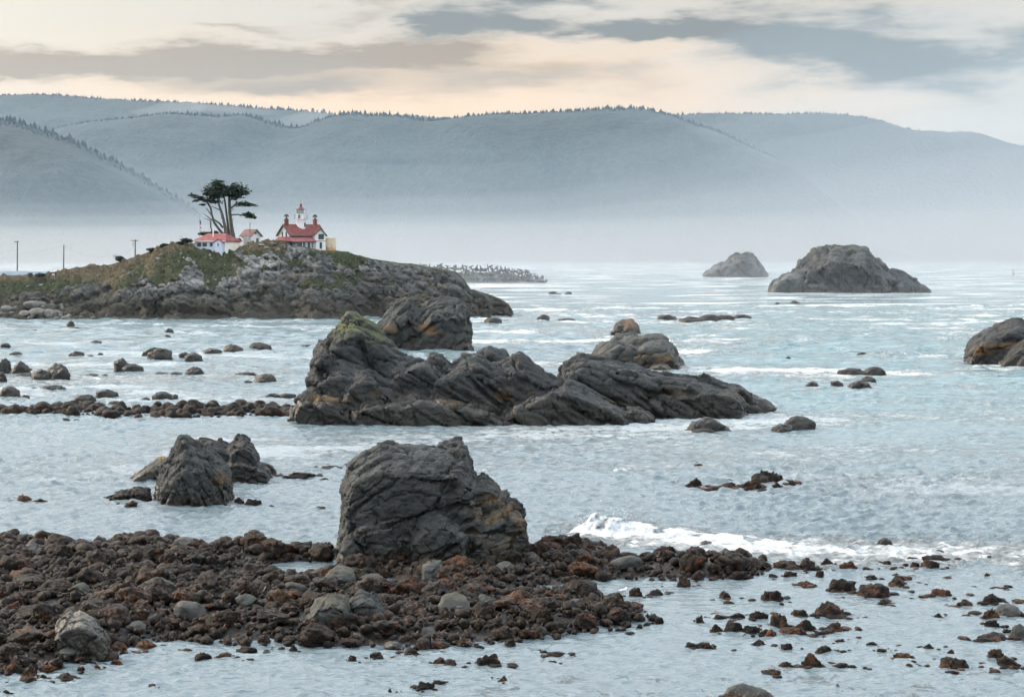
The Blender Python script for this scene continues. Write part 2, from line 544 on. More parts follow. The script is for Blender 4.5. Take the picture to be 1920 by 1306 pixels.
# ------------------------------------------------------------------ rock materials
def rock_mat(name, dark, light, s=1.0, band=0.8, band_col=(0.022, 0.019, 0.015), weed=0.0, weed_z=(0.5, 2.2), weed_col=(0.22, 0.115, 0.03),
             moss=0.0, moss_z=(5, 7), moss_col=(0.075, 0.085, 0.028), pale=0.0, bump=0.05, rough=0.75, wet=0.35, weed_x=None):
    m, t, b = mat(name)
    geo = t.n('ShaderNodeNewGeometry')
    pos = geo.outputs['Position']
    px, py, pz = t.sep(pos)
    nx, ny, nz_ = t.sep(geo.outputs['Normal'])
    n1 = t.noise(pos, 0.35 * s, 6, 0.62, 0.3)
    n2 = t.noise(pos, 2.3 * s, 6, 0.68, 0.2)
    strat = t.noise(t.vmath('MULTIPLY', pos, (0.5, 0.5, 2.2)), 1.6 * s, 5, 0.65, 0.8)
    f = t.math('ADD', t.math('MULTIPLY', n1, 0.5), t.math('ADD', t.math('MULTIPLY', n2, 0.3), t.math('MULTIPLY', strat, 0.3)))
    c = t.mix(t.mapr(f, 0.40, 0.72), dark, light)
    tint = t.mix(t.noise(pos, 0.5 * s, 3), (1.12, 1.0, 0.86), (0.88, 1.0, 1.12))
    c = t.mix(1.0, c, tint, 'MULTIPLY')
    c = t.mix(t.mapr(n2, 0.60, 0.75, 0, 0.45), c, tuple(min(1, q * 1.9) for q in light))
    if pale:
        pl = t.math('MULTIPLY', t.mapr(t.noise(pos, 0.5 * s, 5, 0.65), 0.52, 0.66), pale)
        c = t.mix(pl, c, (0.42, 0.42, 0.41))
    if moss:
        mm = t.math('ADD', pz, t.math('MULTIPLY', t.math('SUBTRACT', t.noise(pos, 0.6 * s, 5, 0.65), 0.5), 2.5 * (moss_z[1] - moss_z[0])))
        mk = t.math('MULTIPLY', t.mapr(mm, moss_z[0], moss_z[1]), t.mapr(nz_, -0.05, 0.5))
        mk = t.math('MULTIPLY', mk, t.mapr(n2, 0.38, 0.55))
        c = t.mix(t.math('MULTIPLY', mk, moss), c, moss_col)
    if weed:
        z0, z1 = weed_z
        zz = t.math('ADD', pz, t.math('MULTIPLY', t.math('SUBTRACT', n1, 0.5), 2.0 * (z1 - z0)))
        k = t.math('MULTIPLY', t.mapr(zz, z0, z0 + (z1 - z0) * .35), t.mapr(zz, z1, z1 - (z1 - z0) * .35))
        patch = t.mapr(t.noise(pos, 0.33 * s, 5, 0.7, 0.4), 0.55 - 0.09 * weed, 0.66 - 0.07 * weed)
        k = t.math('MULTIPLY', t.math('MULTIPLY', k, patch), t.mapr(n2, 0.36, 0.52))
        if weed_x: k = t.math('MULTIPLY', k, t.mapr(t.math('ADD', px, t.math('MULTIPLY', t.math('SUBTRACT', n1, 0.5), 2.0)), *weed_x))
        c = t.mix(t.math('MULTIPLY', k, 0.68), c, t.mix(n2, weed_col, tuple(q * 0.45 for q in weed_col)))
    zb = t.math('ADD', pz, t.math('MULTIPLY', t.math('SUBTRACT', n1, 0.5), band * 1.6))
    bk = t.mapr(zb, band * 1.25, band * 0.75)
    bc = t.mix(t.mapr(n2, 0.45, 0.7), band_col, tuple(q * 1.9 for q in band_col))
    c = t.mix(t.math('MULTIPLY', bk, 0.92), c, bc)
    t.link(c, b.inputs['Base Color'])
    t.link(t.mapr(bk, 0, 1, rough, rough - wet), b.inputs['Roughness'])
    b.inputs['Specular IOR Level'].default_value = 0.35
    cr = t.voro(t.vmath('ADD', pos, t.vmath('SCALE', t.noise(pos, 1.1 * s, 3, 0.6, col=True), scale=0.8 / s)), 0.9 * s, 'DISTANCE_TO_EDGE')
    crk = t.mapr(cr, 0.0, 0.06)
    h = t.math('ADD', t.math('ADD', t.math('MULTIPLY', n2, 1.0), t.math('MULTIPLY', t.noise(pos, 9 * s, 5, 0.7), 0.35)), t.math('MULTIPLY', crk, 0.35))
    h = t.math('ADD', h, t.math('MULTIPLY', strat, 0.7))
    t.link(t.bump(h, 1.0, bump), b.inputs['Normal'])
    return m
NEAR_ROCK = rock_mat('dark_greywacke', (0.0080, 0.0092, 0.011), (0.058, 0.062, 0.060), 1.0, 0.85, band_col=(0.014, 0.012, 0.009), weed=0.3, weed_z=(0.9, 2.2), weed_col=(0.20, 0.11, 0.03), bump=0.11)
SHORE_ROCK = rock_mat('cracked_greywacke', (0.0080, 0.0092, 0.011), (0.066, 0.070, 0.066), 1.0, 1.0, band_col=(0.013, 0.012, 0.009), weed=1.0, weed_z=(0.9, 3.4), weed_col=(0.24, 0.135, 0.035), bump=0.11, weed_x=(-2.4, -1.2))
MID_ROCK = rock_mat('weathered_sea_rock', (0.0080, 0.0092, 0.011), (0.056, 0.060, 0.060), 0.6, 2.0, band_col=(0.015, 0.0135, 0.0105), weed=0.35, weed_z=(1.3, 3.0), weed_col=(0.25, 0.135, 0.03), moss=1.0, moss_z=(5.6, 8.2), bump=0.16)
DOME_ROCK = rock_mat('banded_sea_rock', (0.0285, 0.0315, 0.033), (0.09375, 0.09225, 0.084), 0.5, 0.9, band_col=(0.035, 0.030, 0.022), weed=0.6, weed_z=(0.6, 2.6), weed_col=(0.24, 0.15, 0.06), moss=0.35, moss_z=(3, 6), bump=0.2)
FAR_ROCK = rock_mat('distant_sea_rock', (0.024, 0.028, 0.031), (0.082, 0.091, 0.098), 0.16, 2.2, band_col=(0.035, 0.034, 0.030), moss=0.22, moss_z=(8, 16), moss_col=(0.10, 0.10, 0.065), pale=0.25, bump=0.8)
SHELF_ROCK = rock_mat('pale_boulder_stone', (0.085, 0.088, 0.088), (0.26, 0.262, 0.255), 0.7, 0.6, pale=0.6, bump=0.22)
BEACH_ROCK = rock_mat('beach_boulder_stone', (0.075, 0.080, 0.078), (0.21, 0.20, 0.18), 0.6, 0.7, band_col=(0.05, 0.045, 0.035), pale=0.15, bump=0.12)
LICHEN_ROCK = rock_mat('speckled_boulder_stone', (0.075, 0.07125, 0.06), (0.3, 0.2775, 0.225), 2.6, 1.35, band_col=(0.012, 0.011, 0.009), moss=0.8, moss_z=(1.7, 2.3), moss_col=(0.17, 0.13, 0.04), bump=0.03)
GREY_ROCK = rock_mat('bare_grey_stone', (0.022, 0.024, 0.023), (0.078, 0.079, 0.073), 1.8, 0.25, moss=0.3, moss_z=(0.6, 1.2), moss_col=(0.10, 0.08, 0.03), bump=0.03)

def weed_mat(name, amount=0.62, s=1.0, dim=1.0):
    """stones under a pelt of brown and black seaweed, bare grey here and there"""
    m, t, b = mat(name)
    geo = t.n('ShaderNodeNewGeometry')
    pos = geo.outputs['Position']
    nx, ny, nz_ = t.sep(geo.outputs['Normal'])
    rnd = t.n('ShaderNodeObjectInfo').outputs['Random']
    n0 = t.noise(pos, 0.55 * s, 4, 0.6)
    n1 = t.noise(pos, 2.2 * s, 6, 0.7, 0.6)
    n2 = t.noise(pos, 11 * s, 5, 0.75, 0.4)
    stone = t.mix(t.mapr(n1, 0.35, 0.7), (0.0065, 0.007, 0.007), (0.040, 0.040, 0.039))
    brown = t.mix(t.mapr(n2, 0.40, 0.70), (0.0022, 0.0018, 0.0015), (0.021, 0.0125, 0.0075))
    rust = t.mix(t.mapr(n2, 0.38, 0.66), (0.014, 0.007, 0.004), tuple(q * dim for q in (0.17, 0.064, 0.021)))
    w = t.mix(t.mapr(t.math('ADD', n1, t.math('MULTIPLY', t.math('SUBTRACT', n0, 0.5), 0.7)), 0.48, 0.64), brown, rust)
    k = t.mapr(t.math('ADD', t.math('ADD', t.math('MULTIPLY', n1, 0.6), t.math('MULTIPLY', n0, 0.4)), t.math('MULTIPLY', rnd, 0.16)), amount - 0.03, amount + 0.06)
    w = t.mix(t.mapr(t.noise(pos, 0.9 * s, 4, 0.6), 0.54, 0.66, 0, 0.7), w, t.mix(t.mapr(n2, 0.4, 0.68), (0.005, 0.005, 0.003), (0.050, 0.041, 0.015)))
    c = t.mix(k, w, stone)
    t.link(c, b.inputs['Base Color'])
    b.inputs['Roughness'].default_value = 0.55
    b.inputs['Specular IOR Level'].default_value = 0.16
    h = t.math('ADD', t.math('MULTIPLY', n2, 1.0), t.math('MULTIPLY', n1, 1.3))
    t.link(t.bump(h, 1.0, 0.07 / s), b.inputs['Normal'])
    return m
WEED = weed_mat('seaweed_on_stone', 0.665)
WEED_FAR = weed_mat('weed_on_distant_stone', 0.66, 0.5, 0.35)

# ------------------------------------------------------------------ rock shapes
def normals(me):
    a = np.zeros(len(me.vertices) * 3, np.float32)
    me.vertices.foreach_get('normal', a)
    return a.reshape(-1, 3).astype(float)
def coords(me):
    a = np.zeros(len(me.vertices) * 3, np.float32)
    me.vertices.foreach_get('co', a)
    return a.reshape(-1, 3).astype(float)
def set_coords(me, v):
    me.vertices.foreach_set('co', np.asarray(v, np.float32).ravel())
    me.update()
def relief(v, nrm, S, amp, seed, strata=(1.0, 1.0, 1.0), shear=0.35, crack=0.55, dip=None, warp=0.16):
    """broken rock relief at size S; with dip the blocks are slabs drawn out along that direction"""
    q = v / S * np.array(strata)
    if dip is not None:
        a = np.array(dip, float); a /= np.linalg.norm(a)
        al = (q @ a)[:, None] * a
        q = (q - al) * 1.15 + al * 0.42
    q = q + warp * np.stack([fbm(q * .9 + 3.1, 2, seed + 50), fbm(q * .9 + 9.7, 2, seed + 51), fbm(q * .9 + 5.5, 2, seed + 52)], 1)
    q[:, 0] += shear * q[:, 2]
    return v + nrm * (amp * facets(q, seed, 0.66, 0.30, crack, 0.075))[:, None]
def striate(v, nrm, S, amp, seed, axis):
    """ribs of tilted bedding running along axis"""
    a = np.array(axis, float); a /= np.linalg.norm(a)
    along = (v @ a)[:, None] * a
    q = (v - along) / S + along / (S * 6)
    return v + nrm * (amp * ridged(q, 3, seed))[:, None]
def remesh(hulls, voxel):
    bm = bmesh.new()
    for pts in hulls:
        vs_ = [bm.verts.new(p) for p in pts]
        bmesh.ops.convex_hull(bm, input=vs_, use_existing_faces=False)
    loose = [v for v in bm.verts if not v.link_faces]
    bmesh.ops.delete(bm, geom=loose, context='VERTS')
    bmesh.ops.recalc_face_normals(bm, faces=bm.faces)
    me = bpy.data.meshes.new('tmp')
    bm.to_mesh(me); bm.free()
    o = bpy.data.objects.new('tmp', me)
    C.objects.link(o)
    md = o.modifiers.new('r', 'REMESH')
    md.mode = 'VOXEL'; md.voxel_size = voxel
    sm = o.modifiers.new('s', 'SMOOTH'); sm.factor = 0.5; sm.iterations = 4
    dg = bpy.context.evaluated_depsgraph_get()
    out = bpy.data.meshes.new_from_object(o.evaluated_get(dg))
    bpy.data.objects.remove(o); bpy.data.meshes.remove(me)
    return out
def hull_px(poly, y0, y1, shrink=0.80, sil=0.5, down=0.15):
    """hull of a mass whose outline in the picture is poly, standing from distance y0 to y1; outline carried by its middle, front and back a little smaller"""
    out = []
    n = len(poly)
    gx = sum(p[0] for p in poly) / n
    gy = max(p[1] for p in poly)
    ym = y0 + (y1 - y0) * sil
    for (x, y) in poly:
        out.append(wp(x, y, ym))
        sx, sy = gx + (x - gx) * shrink, gy + (y - gy) * (shrink - down)
        out.append(wp(sx, sy, y0 + 0.0))
        out.append(wp(gx + (x - gx) * shrink, gy + (y - gy) * shrink, y1))
    return out
def make_rock(name, masses, voxel, layers, material, label, category='rock', sink=0.8, group=None, seed=1, strata=(1, 1, 1), shear=0.35, ribs=None):
    """masses: list of (poly px, y0, y1[, shrink]); one continuous rock"""
    hulls = []
    for ms in masses:
        pts = hull_px(ms[0], ms[1], ms[2], *(ms[3:4]))
        lo = min(p.z for p in pts)
        pts += [Vector((p.x, p.y, -sink)) for p in pts if p.z < lo + 1.2 + 0.15 * (ms[2] - ms[1])] if lo < 3 else []
        hulls.append(pts)
    me = remesh(hulls, voxel)
    v = coords(me)
    for i, (S, amp) in enumerate(layers):
        v = relief(v, normals(me), S, amp, seed * 13 + i * 101, strata, shear, (1.1, 0.9, 0.55, 0.45)[i], ribs[2] if ribs else None)
        set_coords(me, v)
    if ribs:
        v = striate(v, normals(me), ribs[0], ribs[1], seed + 70, ribs[2])
        set_coords(me, v)
    v = v + normals(me) * (fbm(v / (voxel * 5), 3, seed + 900) * voxel * 0.55)[:, None]
    org = Vector((float(v[:, 0].mean()), float(v[:, 1].mean()), 0.0))
    set_coords(me, v - np.array(org))
    me.polygons.foreach_set('use_smooth', np.ones(len(me.polygons), bool))
    me.name = name
    return link(name, me, material, loc=org, label=label, category=category, group=group)

# the big rock among the boulders of the foreshore
make_rock('shore_rock', [
    ([(640, 1066), (642, 957), (645, 905), (657, 866), (691, 848), (712, 832), (870, 846), (892, 886), (908, 960), (912, 1066)], 86.0, 93.0, 0.93),
    ([(695, 862), (704, 834), (714, 827), (752, 835), (756, 865)], 90.4, 93.0, 0.9),
    ([(740, 860), (748, 834), (800, 838), (810, 865)], 90.8, 93.2, 0.9),
    ([(785, 862), (833, 830), (861, 823), (870, 829), (884, 868)], 90.0, 93.0, 0.9),
    ([(860, 985), (868, 895), (906, 884), (927, 899), (931, 920), (958, 936), (920, 1000)], 87.2, 91.5, 0.85),
    ([(872, 1062), (886, 968), (960, 936), (982, 951), (989, 972), (988, 1005), (978, 1060)], 85.6, 90.0, 0.85),
    ([(752, 1066), (764, 992), (800, 952), (842, 943), (884, 985), (872, 1066)], 84.6, 88.0, 0.78),
    ([(631, 1048), (640, 1000), (676, 968), (742, 958), (765, 1000), (755, 1066), (640, 1066)], 85.0, 90.5, 0.85),
    ([(690, 930), (720, 880), (800, 870), (860, 905), (830, 950), (720, 965)], 85.6, 90.0, 0.7),
], 0.057, [(2.0, 0.34), (0.95, 0.17), (0.42, 0.065), (0.18, 0.022)], SHORE_ROCK,
    'huge dark cracked rock with a tilted top, among the foreshore boulders', seed=3, strata=(1.0, 1.0, 1.25), shear=0.6, ribs=(0.36, 0.04, (0.75, 0.15, 0.62)))

# the long outcrop in the middle of the bay
make_rock('rock_outcrop', [
    ([(588, 705), (591, 662), (598, 643), (619, 627), (641, 600), (650, 592), (668, 590), (682, 601), (706, 611), (720, 627), (742, 650), (768, 674), (750, 705)], 165, 174),
    ([(640, 612), (648, 591), (664, 589), (676, 598), (690, 620)], 168, 171),
    ([(586, 715), (589, 662), (604, 650), (614, 654), (624, 675), (620, 725)], 163.5, 168),
    ([(572, 770), (580, 712), (598, 690), (640, 676), (690, 690), (700, 760)], 161.5, 168),
    ([(618, 765), (636, 720), (663, 692), (690, 685), (722, 704), (758, 731), (742, 762)], 160.0, 166, 0.7),
    ([(547, 795), (549, 770), (563, 744), (578, 740), (590, 765), (590, 795)], 158.6, 163),
    ([(575, 797), (585, 752), (612, 738), (650, 752), (660, 797)], 158.2, 164),
    ([(640, 798), (655, 757), (740, 742), (790, 750), (800, 800)], 157.6, 165),
    ([(690, 800), (730, 750), (778, 734), (840, 742), (885, 757), (935, 770), (972, 793), (880, 797), (780, 802)], 157.4, 166),
    ([(720, 700), (758, 674), (792, 668), (832, 680), (838, 705), (800, 724), (745, 722)], 162, 170),
    ([(798, 690), (802, 664), (812, 657), (830, 661), (846, 690)], 164.5, 168.5),
    ([(788, 745), (803, 706), (845, 690), (880, 664), (902, 661), (930, 692), (934, 748), (872, 760)], 161, 170),
    ([(888, 690), (896, 662), (912, 654), (944, 663), (956, 690)], 171, 175),
    ([(898, 758), (906, 690), (962, 664), (976, 663), (1012, 690), (1050, 716), (1045, 750), (960, 765)], 161, 171),
    ([(955, 690), (968, 661), (980, 663), (1002, 690)], 164, 169),
    ([(920, 778), (985, 741), (1032, 720), (1062, 711), (1088, 721), (1132, 747), (1182, 772), (1204, 787), (1100, 793), (960, 793)], 157.8, 167),
    ([(1160, 788), (1180, 766), (1196, 770), (1220, 787)], 159, 163),
    ([(1036, 730), (1055, 681), (1084, 662), (1122, 668), (1152, 676), (1192, 686), (1232, 706), (1205, 745), (1120, 752)], 164, 177),
    ([(1095, 752), (1180, 692), (1252, 704), (1312, 705), (1344, 722), (1285, 766), (1180, 768)], 165, 178),
    ([(1140, 772), (1200, 738), (1332, 716), (1392, 731), (1408, 747), (1384, 770), (1262, 778)], 164, 179),
    ([(1330, 770), (1400, 744), (1432, 756), (1452, 769), (1400, 773)], 169, 177),
], 0.145, [(4.6, 0.60), (2.0, 0.36), (0.9, 0.16), (0.42, 0.06)], MID_ROCK,
    'long low rock outcrop rising to a mossy peak at one end', seed=5, strata=(1.0, 1.0, 1.0), shear=0.8, ribs=(0.9, 0.12, (0.85, 0.2, -0.5)))
make_rock('sea_rock', [
    ([(706, 658), (708, 606), (745, 572), (768, 559), (795, 590), (800, 658)], 283, 296),
    ([(760, 658), (772, 600), (800, 564), (840, 556), (862, 558), (874, 571), (880, 602), (879, 650), (862, 658)], 282, 297),
    ([(850, 658), (864, 645), (876, 645), (884, 656)], 281, 288),
], 0.22, [(6, 0.75), (2.6, 0.5), (1.1, 0.26), (0.55, 0.1)], rock_mat('mossy_sea_rock', (0.015, 0.018, 0.0195), (0.0585, 0.06225, 0.0585), 0.35, 1.6, moss=1.0, moss_z=(7.0, 9.5), weed=0.4, weed_z=(1.5, 4), bump=0.25),
    'blunt sea rock with a mossy top, rising behind the long outcrop', seed=8, strata=(1, 1, 1), shear=0.7, ribs=(1.2, 0.22, (0.6, 0.1, 0.8)))
make_rock('sea_rock', [
    ([(1106, 690), (1112, 662), (1130, 645), (1160, 629), (1190, 624), (1204, 634), (1200, 692)], 236, 250),
    ([(1180, 692), (1186, 640), (1206, 626), (1226, 632), (1241, 628), (1256, 646), (1275, 668), (1283, 687)], 235, 249),
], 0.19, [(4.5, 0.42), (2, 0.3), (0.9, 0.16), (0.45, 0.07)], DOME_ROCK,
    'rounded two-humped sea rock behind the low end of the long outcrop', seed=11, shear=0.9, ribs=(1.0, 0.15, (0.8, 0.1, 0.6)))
make_rock('sea_rock', [
    ([(1148, 626), (1152, 610), (1160, 602), (1172, 599), (1180, 626)], 337, 344),
    ([(1162, 626), (1172, 600), (1181, 596), (1197, 611), (1201, 626)], 336, 345),
    ([(1143, 626), (1150, 617), (1156, 626)], 337, 341),
], 0.22, [(3.0, 0.3), (1.4, 0.22), (0.7, 0.1)], rock_mat('rusty_sea_rock', (0.045, 0.045, 0.042), (0.1125, 0.105, 0.09375), 0.5, 0.8, weed=1.0, weed_z=(0.8, 4.2), weed_col=(0.27, 0.13, 0.05), bump=0.2),
    'small pointed rust-stained rock just behind the two-humped sea rock', seed=12)
make_rock('sea_rock', [
    ([(1212, 697), (1222, 684), (1238, 679), (1252, 683), (1262, 696)], 231, 238),
], 0.16, [(1.6, 0.2), (0.8, 0.12)], DOME_ROCK, 'low pale rock in surf at the foot of the two-humped sea rock', seed=14)
make_rock('sea_rock', [
    ([(1806, 674), (1816, 642), (1845, 619), (1880, 607), (1912, 597), (1936, 612), (1934, 680)], 246, 262),
    ([(1866, 684), (1900, 640), (1928, 622), (1990, 640), (2010, 690)], 241, 258),
    ([(1900, 690), (1915, 655), (1960, 650), (2000, 692)], 239, 250),
], 0.19, [(5, 0.55), (2.2, 0.36), (1.0, 0.2), (0.45, 0.08)], rock_mat('orange_banded_rock', (0.018, 0.02025, 0.0225), (0.0675, 0.0675, 0.0645), 0.5, 1.0, weed=0.95, weed_z=(1.0, 2.8), weed_col=(0.30, 0.15, 0.04), bump=0.2),
    'dark sea rock with an orange weed band, cut off by the frame edge', seed=17, shear=1.2, ribs=(0.9, 0.16, (0.7, 0.1, 0.7)))
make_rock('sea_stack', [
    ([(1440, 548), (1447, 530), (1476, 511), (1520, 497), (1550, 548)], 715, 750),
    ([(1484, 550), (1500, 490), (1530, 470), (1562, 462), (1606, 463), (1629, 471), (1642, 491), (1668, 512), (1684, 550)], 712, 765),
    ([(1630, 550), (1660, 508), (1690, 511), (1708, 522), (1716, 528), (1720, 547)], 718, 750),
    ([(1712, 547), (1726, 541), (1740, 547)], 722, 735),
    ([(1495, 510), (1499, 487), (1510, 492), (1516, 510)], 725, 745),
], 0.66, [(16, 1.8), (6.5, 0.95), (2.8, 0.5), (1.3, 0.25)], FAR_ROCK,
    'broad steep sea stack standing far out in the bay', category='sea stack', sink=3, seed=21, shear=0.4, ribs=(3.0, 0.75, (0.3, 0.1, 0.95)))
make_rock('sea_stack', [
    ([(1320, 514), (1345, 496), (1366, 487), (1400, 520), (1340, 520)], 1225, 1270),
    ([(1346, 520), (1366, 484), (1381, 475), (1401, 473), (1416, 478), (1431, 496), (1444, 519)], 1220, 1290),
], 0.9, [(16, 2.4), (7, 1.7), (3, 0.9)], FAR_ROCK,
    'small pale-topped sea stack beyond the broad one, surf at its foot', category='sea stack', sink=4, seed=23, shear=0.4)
# the pair of rocks in the left of the bay
make_rock('tide_rock', [
    ([(289, 945), (292, 905), (305, 868), (326, 836), (344, 816), (362, 828), (395, 845), (422, 866), (432, 885), (430, 920), (436, 945)], 107.2, 113),
    ([(300, 945), (318, 880), (350, 850), (400, 870), (420, 945)], 106.6, 110),
    ([(330, 850), (338, 818), (348, 817), (362, 845)], 108.5, 111.5),
], 0.06, [(1.8, 0.22), (0.8, 0.13), (0.36, 0.07), (0.17, 0.03)], NEAR_ROCK,
    'tall dark rock with a pointed top, the front one of a pair in calm water', seed=27, shear=0.3, ribs=(0.35, 0.05, (0.4, 0.1, -0.9)))
make_rock('tide_rock', [
    ([(424, 880), (428, 833), (446, 816), (458, 813), (474, 824), (486, 852), (484, 890)], 118.5, 124),
    ([(400, 905), (415, 862), (440, 850), (480, 862), (508, 875), (514, 902)], 117.6, 125),
    ([(362, 880), (364, 826), (378, 819), (412, 824), (436, 836), (436, 880)], 120, 125),
    ([(484, 890), (494, 864), (512, 872), (513, 890)], 121, 125),
], 0.07, [(1.8, 0.22), (0.8, 0.13), (0.36, 0.07), (0.18, 0.03)], NEAR_ROCK,
    'bulky dark rock with an ochre weed band, close behind the pointed one', seed=28, shear=0.5)
make_rock('tide_rock', [
    ([(238, 899), (262, 882), (290, 862), (306, 852), (322, 860), (330, 899)], 118.6, 123),
], 0.07, [(1.2, 0.16), (0.6, 0.1), (0.3, 0.05)], rock_mat('yellow_lichen_rock', (0.025, 0.024, 0.02), (0.075, 0.07, 0.06), 1.0, 0.6, moss=1.0, moss_z=(1.0, 1.5), moss_col=(0.36, 0.22, 0.02), bump=0.06),
    'sloping dark rock with yellow lichen, half hidden by the pointed rock', seed=29)
make_rock('tide_rock', [
    ([(188, 933), (205, 926), (240, 918), (258, 912), (280, 917), (292, 934)], 110, 114),
    ([(195, 934), (225, 924), (270, 920), (290, 935)], 109.4, 113),
], 0.06, [(0.9, 0.14), (0.45, 0.09), (0.22, 0.04)], WEED, 'low weedy ledge beside the foot of the pointed rock', seed=30)
# speckled boulder at the near edge of the foreshore
make_rock('boulder', [
    ([(93, 1246), (97, 1195), (104, 1165), (126, 1148), (150, 1142), (178, 1158), (196, 1178), (208, 1203), (205, 1246)], 65.8, 69.0, 0.84),
], 0.035, [(1.0, 0.11), (0.42, 0.06), (0.2, 0.03), (0.1, 0.015)], LICHEN_ROCK,
    'cream and black speckled boulder standing at the near water edge', category='boulder', seed=33)
for (poly, y0, y1, mt_, lab, sd_) in [
    ([(570, 1190), (574, 1150), (590, 1120), (622, 1109), (648, 1116), (658, 1140), (654, 1190)], 70.0, 72.8, GREY_ROCK, 'large rounded grey boulder with a yellowish weed cap', 41),
    ([(652, 1180), (656, 1120), (676, 1102), (700, 1108), (722, 1140), (720, 1180)], 71.0, 73.6, NEAR_ROCK, 'dark boulder leaning against the large rounded grey one', 42),
    ([(786, 1092), (792, 1056), (806, 1050), (830, 1052), (840, 1075), (836, 1092)], 81.5, 83.4, GREY_ROCK, 'blocky boulder with a pale edge in front of the huge rock', 43),
    ([(30, 1065), (40, 1035), (56, 1014), (72, 1022), (98, 1048), (100, 1065)], 87, 89.5, GREY_ROCK, 'grey wedge-shaped boulder at the back of the boulder field', 44),
    ([(840, 1172), (848, 1146), (858, 1132), (880, 1138), (888, 1160), (884, 1172)], 71.5, 73, SHELF_ROCK, 'pale pointed stone near the middle of the boulder field', 45),
    ([(882, 1160), (888, 1120), (900, 1112), (946, 1130), (950, 1156)], 74, 76, GREY_ROCK, 'grey slanting slab beside the pale pointed stone', 46),
    ([(950, 1150), (956, 1124), (978, 1114), (1006, 1122), (1019, 1142), (1016, 1150)], 74.5, 76.5, GREY_ROCK, 'smooth greenish rounded boulder beside the slanting slab', 47),
    ([(1020, 1166), (1028, 1150), (1046, 1130), (1056, 1138), (1062, 1166)], 72.5, 74, GREY_ROCK, 'upright grey wedge stone near the tidal channel', 48),
    ([(1296, 1042), (1306, 1020), (1322, 1012), (1345, 1022), (1354, 1042)], 92, 94.5, NEAR_ROCK, 'peaked boulder standing in the wash of the breaking wave', 49),
    ([(1236, 1062), (1244, 1040), (1268, 1030), (1294, 1038), (1304, 1062)], 87.5, 90, GREY_ROCK, 'broad olive-grey boulder behind the tidal channel', 50),
    ([(1345, 1055), (1350, 1036), (1360, 1026), (1386, 1044), (1388, 1055)], 88.8, 90.5, NEAR_ROCK, 'pointed grey boulder at the seaward end of the boulder field', 51),
    ([(1052, 1036), (1062, 1016), (1086, 1008), (1104, 1018), (1116, 1036)], 92, 94.5, NEAR_ROCK, 'wide dark boulder at the foot of the breaking wave', 52),
]:
    make_rock('boulder', [(poly, y0, y1, 0.82)], 0.04, [(0.9, 0.09), (0.4, 0.055), (0.2, 0.025)], mt_, lab, category='boulder', sink=0.4, seed=sd_)
# ------------------------------------------------------------------ the headland
def inside(px, py, poly):
    r = np.zeros(len(px), bool)
    n = len(poly)
    for i in range(n):
        x0, y0 = poly[i]; x1, y1 = poly[(i + 1) % n]
        c = (y0 > py) != (y1 > py)
        with np.errstate(divide='ignore', invalid='ignore'):
            xi = (x1 - x0) * (py - y0) / (y1 - y0 if y1 != y0 else 1e-9) + x0
        r ^= c & (px < xi)
    return r
def headland_mat():
    m, t, b = mat('headland_ground')
    geo = t.n('ShaderNodeNewGeometry')
    pos = geo.outputs['Position']
    px, py, pz = t.sep(pos)
    g = t.n('ShaderNodeAttribute', attribute_name='grass').outputs['Fac']
    dr = t.n('ShaderNodeAttribute', attribute_name='dry').outputs['Fac']
    pl = t.n('ShaderNodeAttribute', attribute_name='pale').outputs['Fac']
    n0 = t.noise(pos, 0.12, 5, 0.6)
    n1 = t.noise(pos, 0.5, 6, 0.65, 0.3)
    n2 = t.noise(pos, 2.4, 6, 0.7)
    strat = t.noise(t.vmath('MULTIPLY', t.vmath('ADD', pos, t.comb(t.math('MULTIPLY', pz, 0.9), 0.0, 0.0)), (0.9, 0.5, 0.9)), 0.7, 6, 0.7, 0.9)
    f = t.math('ADD', t.math('MULTIPLY', n1, 0.45), t.math('MULTIPLY', strat, 0.55))
    rock = t.mix(t.mapr(f, 0.36, 0.66), (0.035, 0.039, 0.040), (0.165, 0.168, 0.160))
    rock = t.mix(t.mapr(n0, 0.5, 0.68, 0, 0.55), rock, (0.16, 0.125, 0.085))
    rock = t.mix(t.math('MULTIPLY', t.mapr(n1, 0.58, 0.72), 0.35), rock, (0.07, 0.08, 0.045))
    rock = t.mix(t.math('MULTIPLY', pl, t.mapr(t.math('ADD', f, t.math('MULTIPLY', pl, 0.14)), 0.47, 0.62)), rock, (0.50, 0.50, 0.49))
    green = t.mix(t.mapr(n2, 0.35, 0.65), (0.018, 0.025, 0.014), (0.075, 0.085, 0.042))
    dryc = t.mix(t.mapr(n2, 0.35, 0.68), (0.050, 0.042, 0.026), (0.17, 0.140, 0.088))
    dk = t.mapr(t.math('ADD', t.math('MULTIPLY', dr, 0.55), t.math('SUBTRACT', n1, 0.5)), 0.15, 0.38)
    veg = t.mix(dk, green, dryc)
    gk = t.mapr(t.math('ADD', g, t.math('MULTIPLY', t.math('SUBTRACT', n1, 0.5), 1.1)), 0.38, 0.58)
    c = t.mix(gk, rock, veg)
    zb = t.math('ADD', pz, t.math('MULTIPLY', t.math('SUBTRACT', n1, 0.5), 3.0))
    c = t.mix(t.mapr(zb, 7.0, 1.5, 0, 0.9), c, t.mix(n2, (0.032, 0.030, 0.024), (0.075, 0.068, 0.052)))
    t.link(c, b.inputs['Base Color'])
    b.inputs['Roughness'].default_value = 0.9
    b.inputs['Specular IOR Level'].default_value = 0.2
    h = t.math('ADD', t.math('MULTIPLY', n2, 0.8), t.math('ADD', t.math('MULTIPLY', n1, 1.3), t.math('MULTIPLY', strat, 1.4)))
    t.link(t.bump(h, 1.0, 0.45), b.inputs['Normal'])
    return m
HEADLAND = headland_mat()
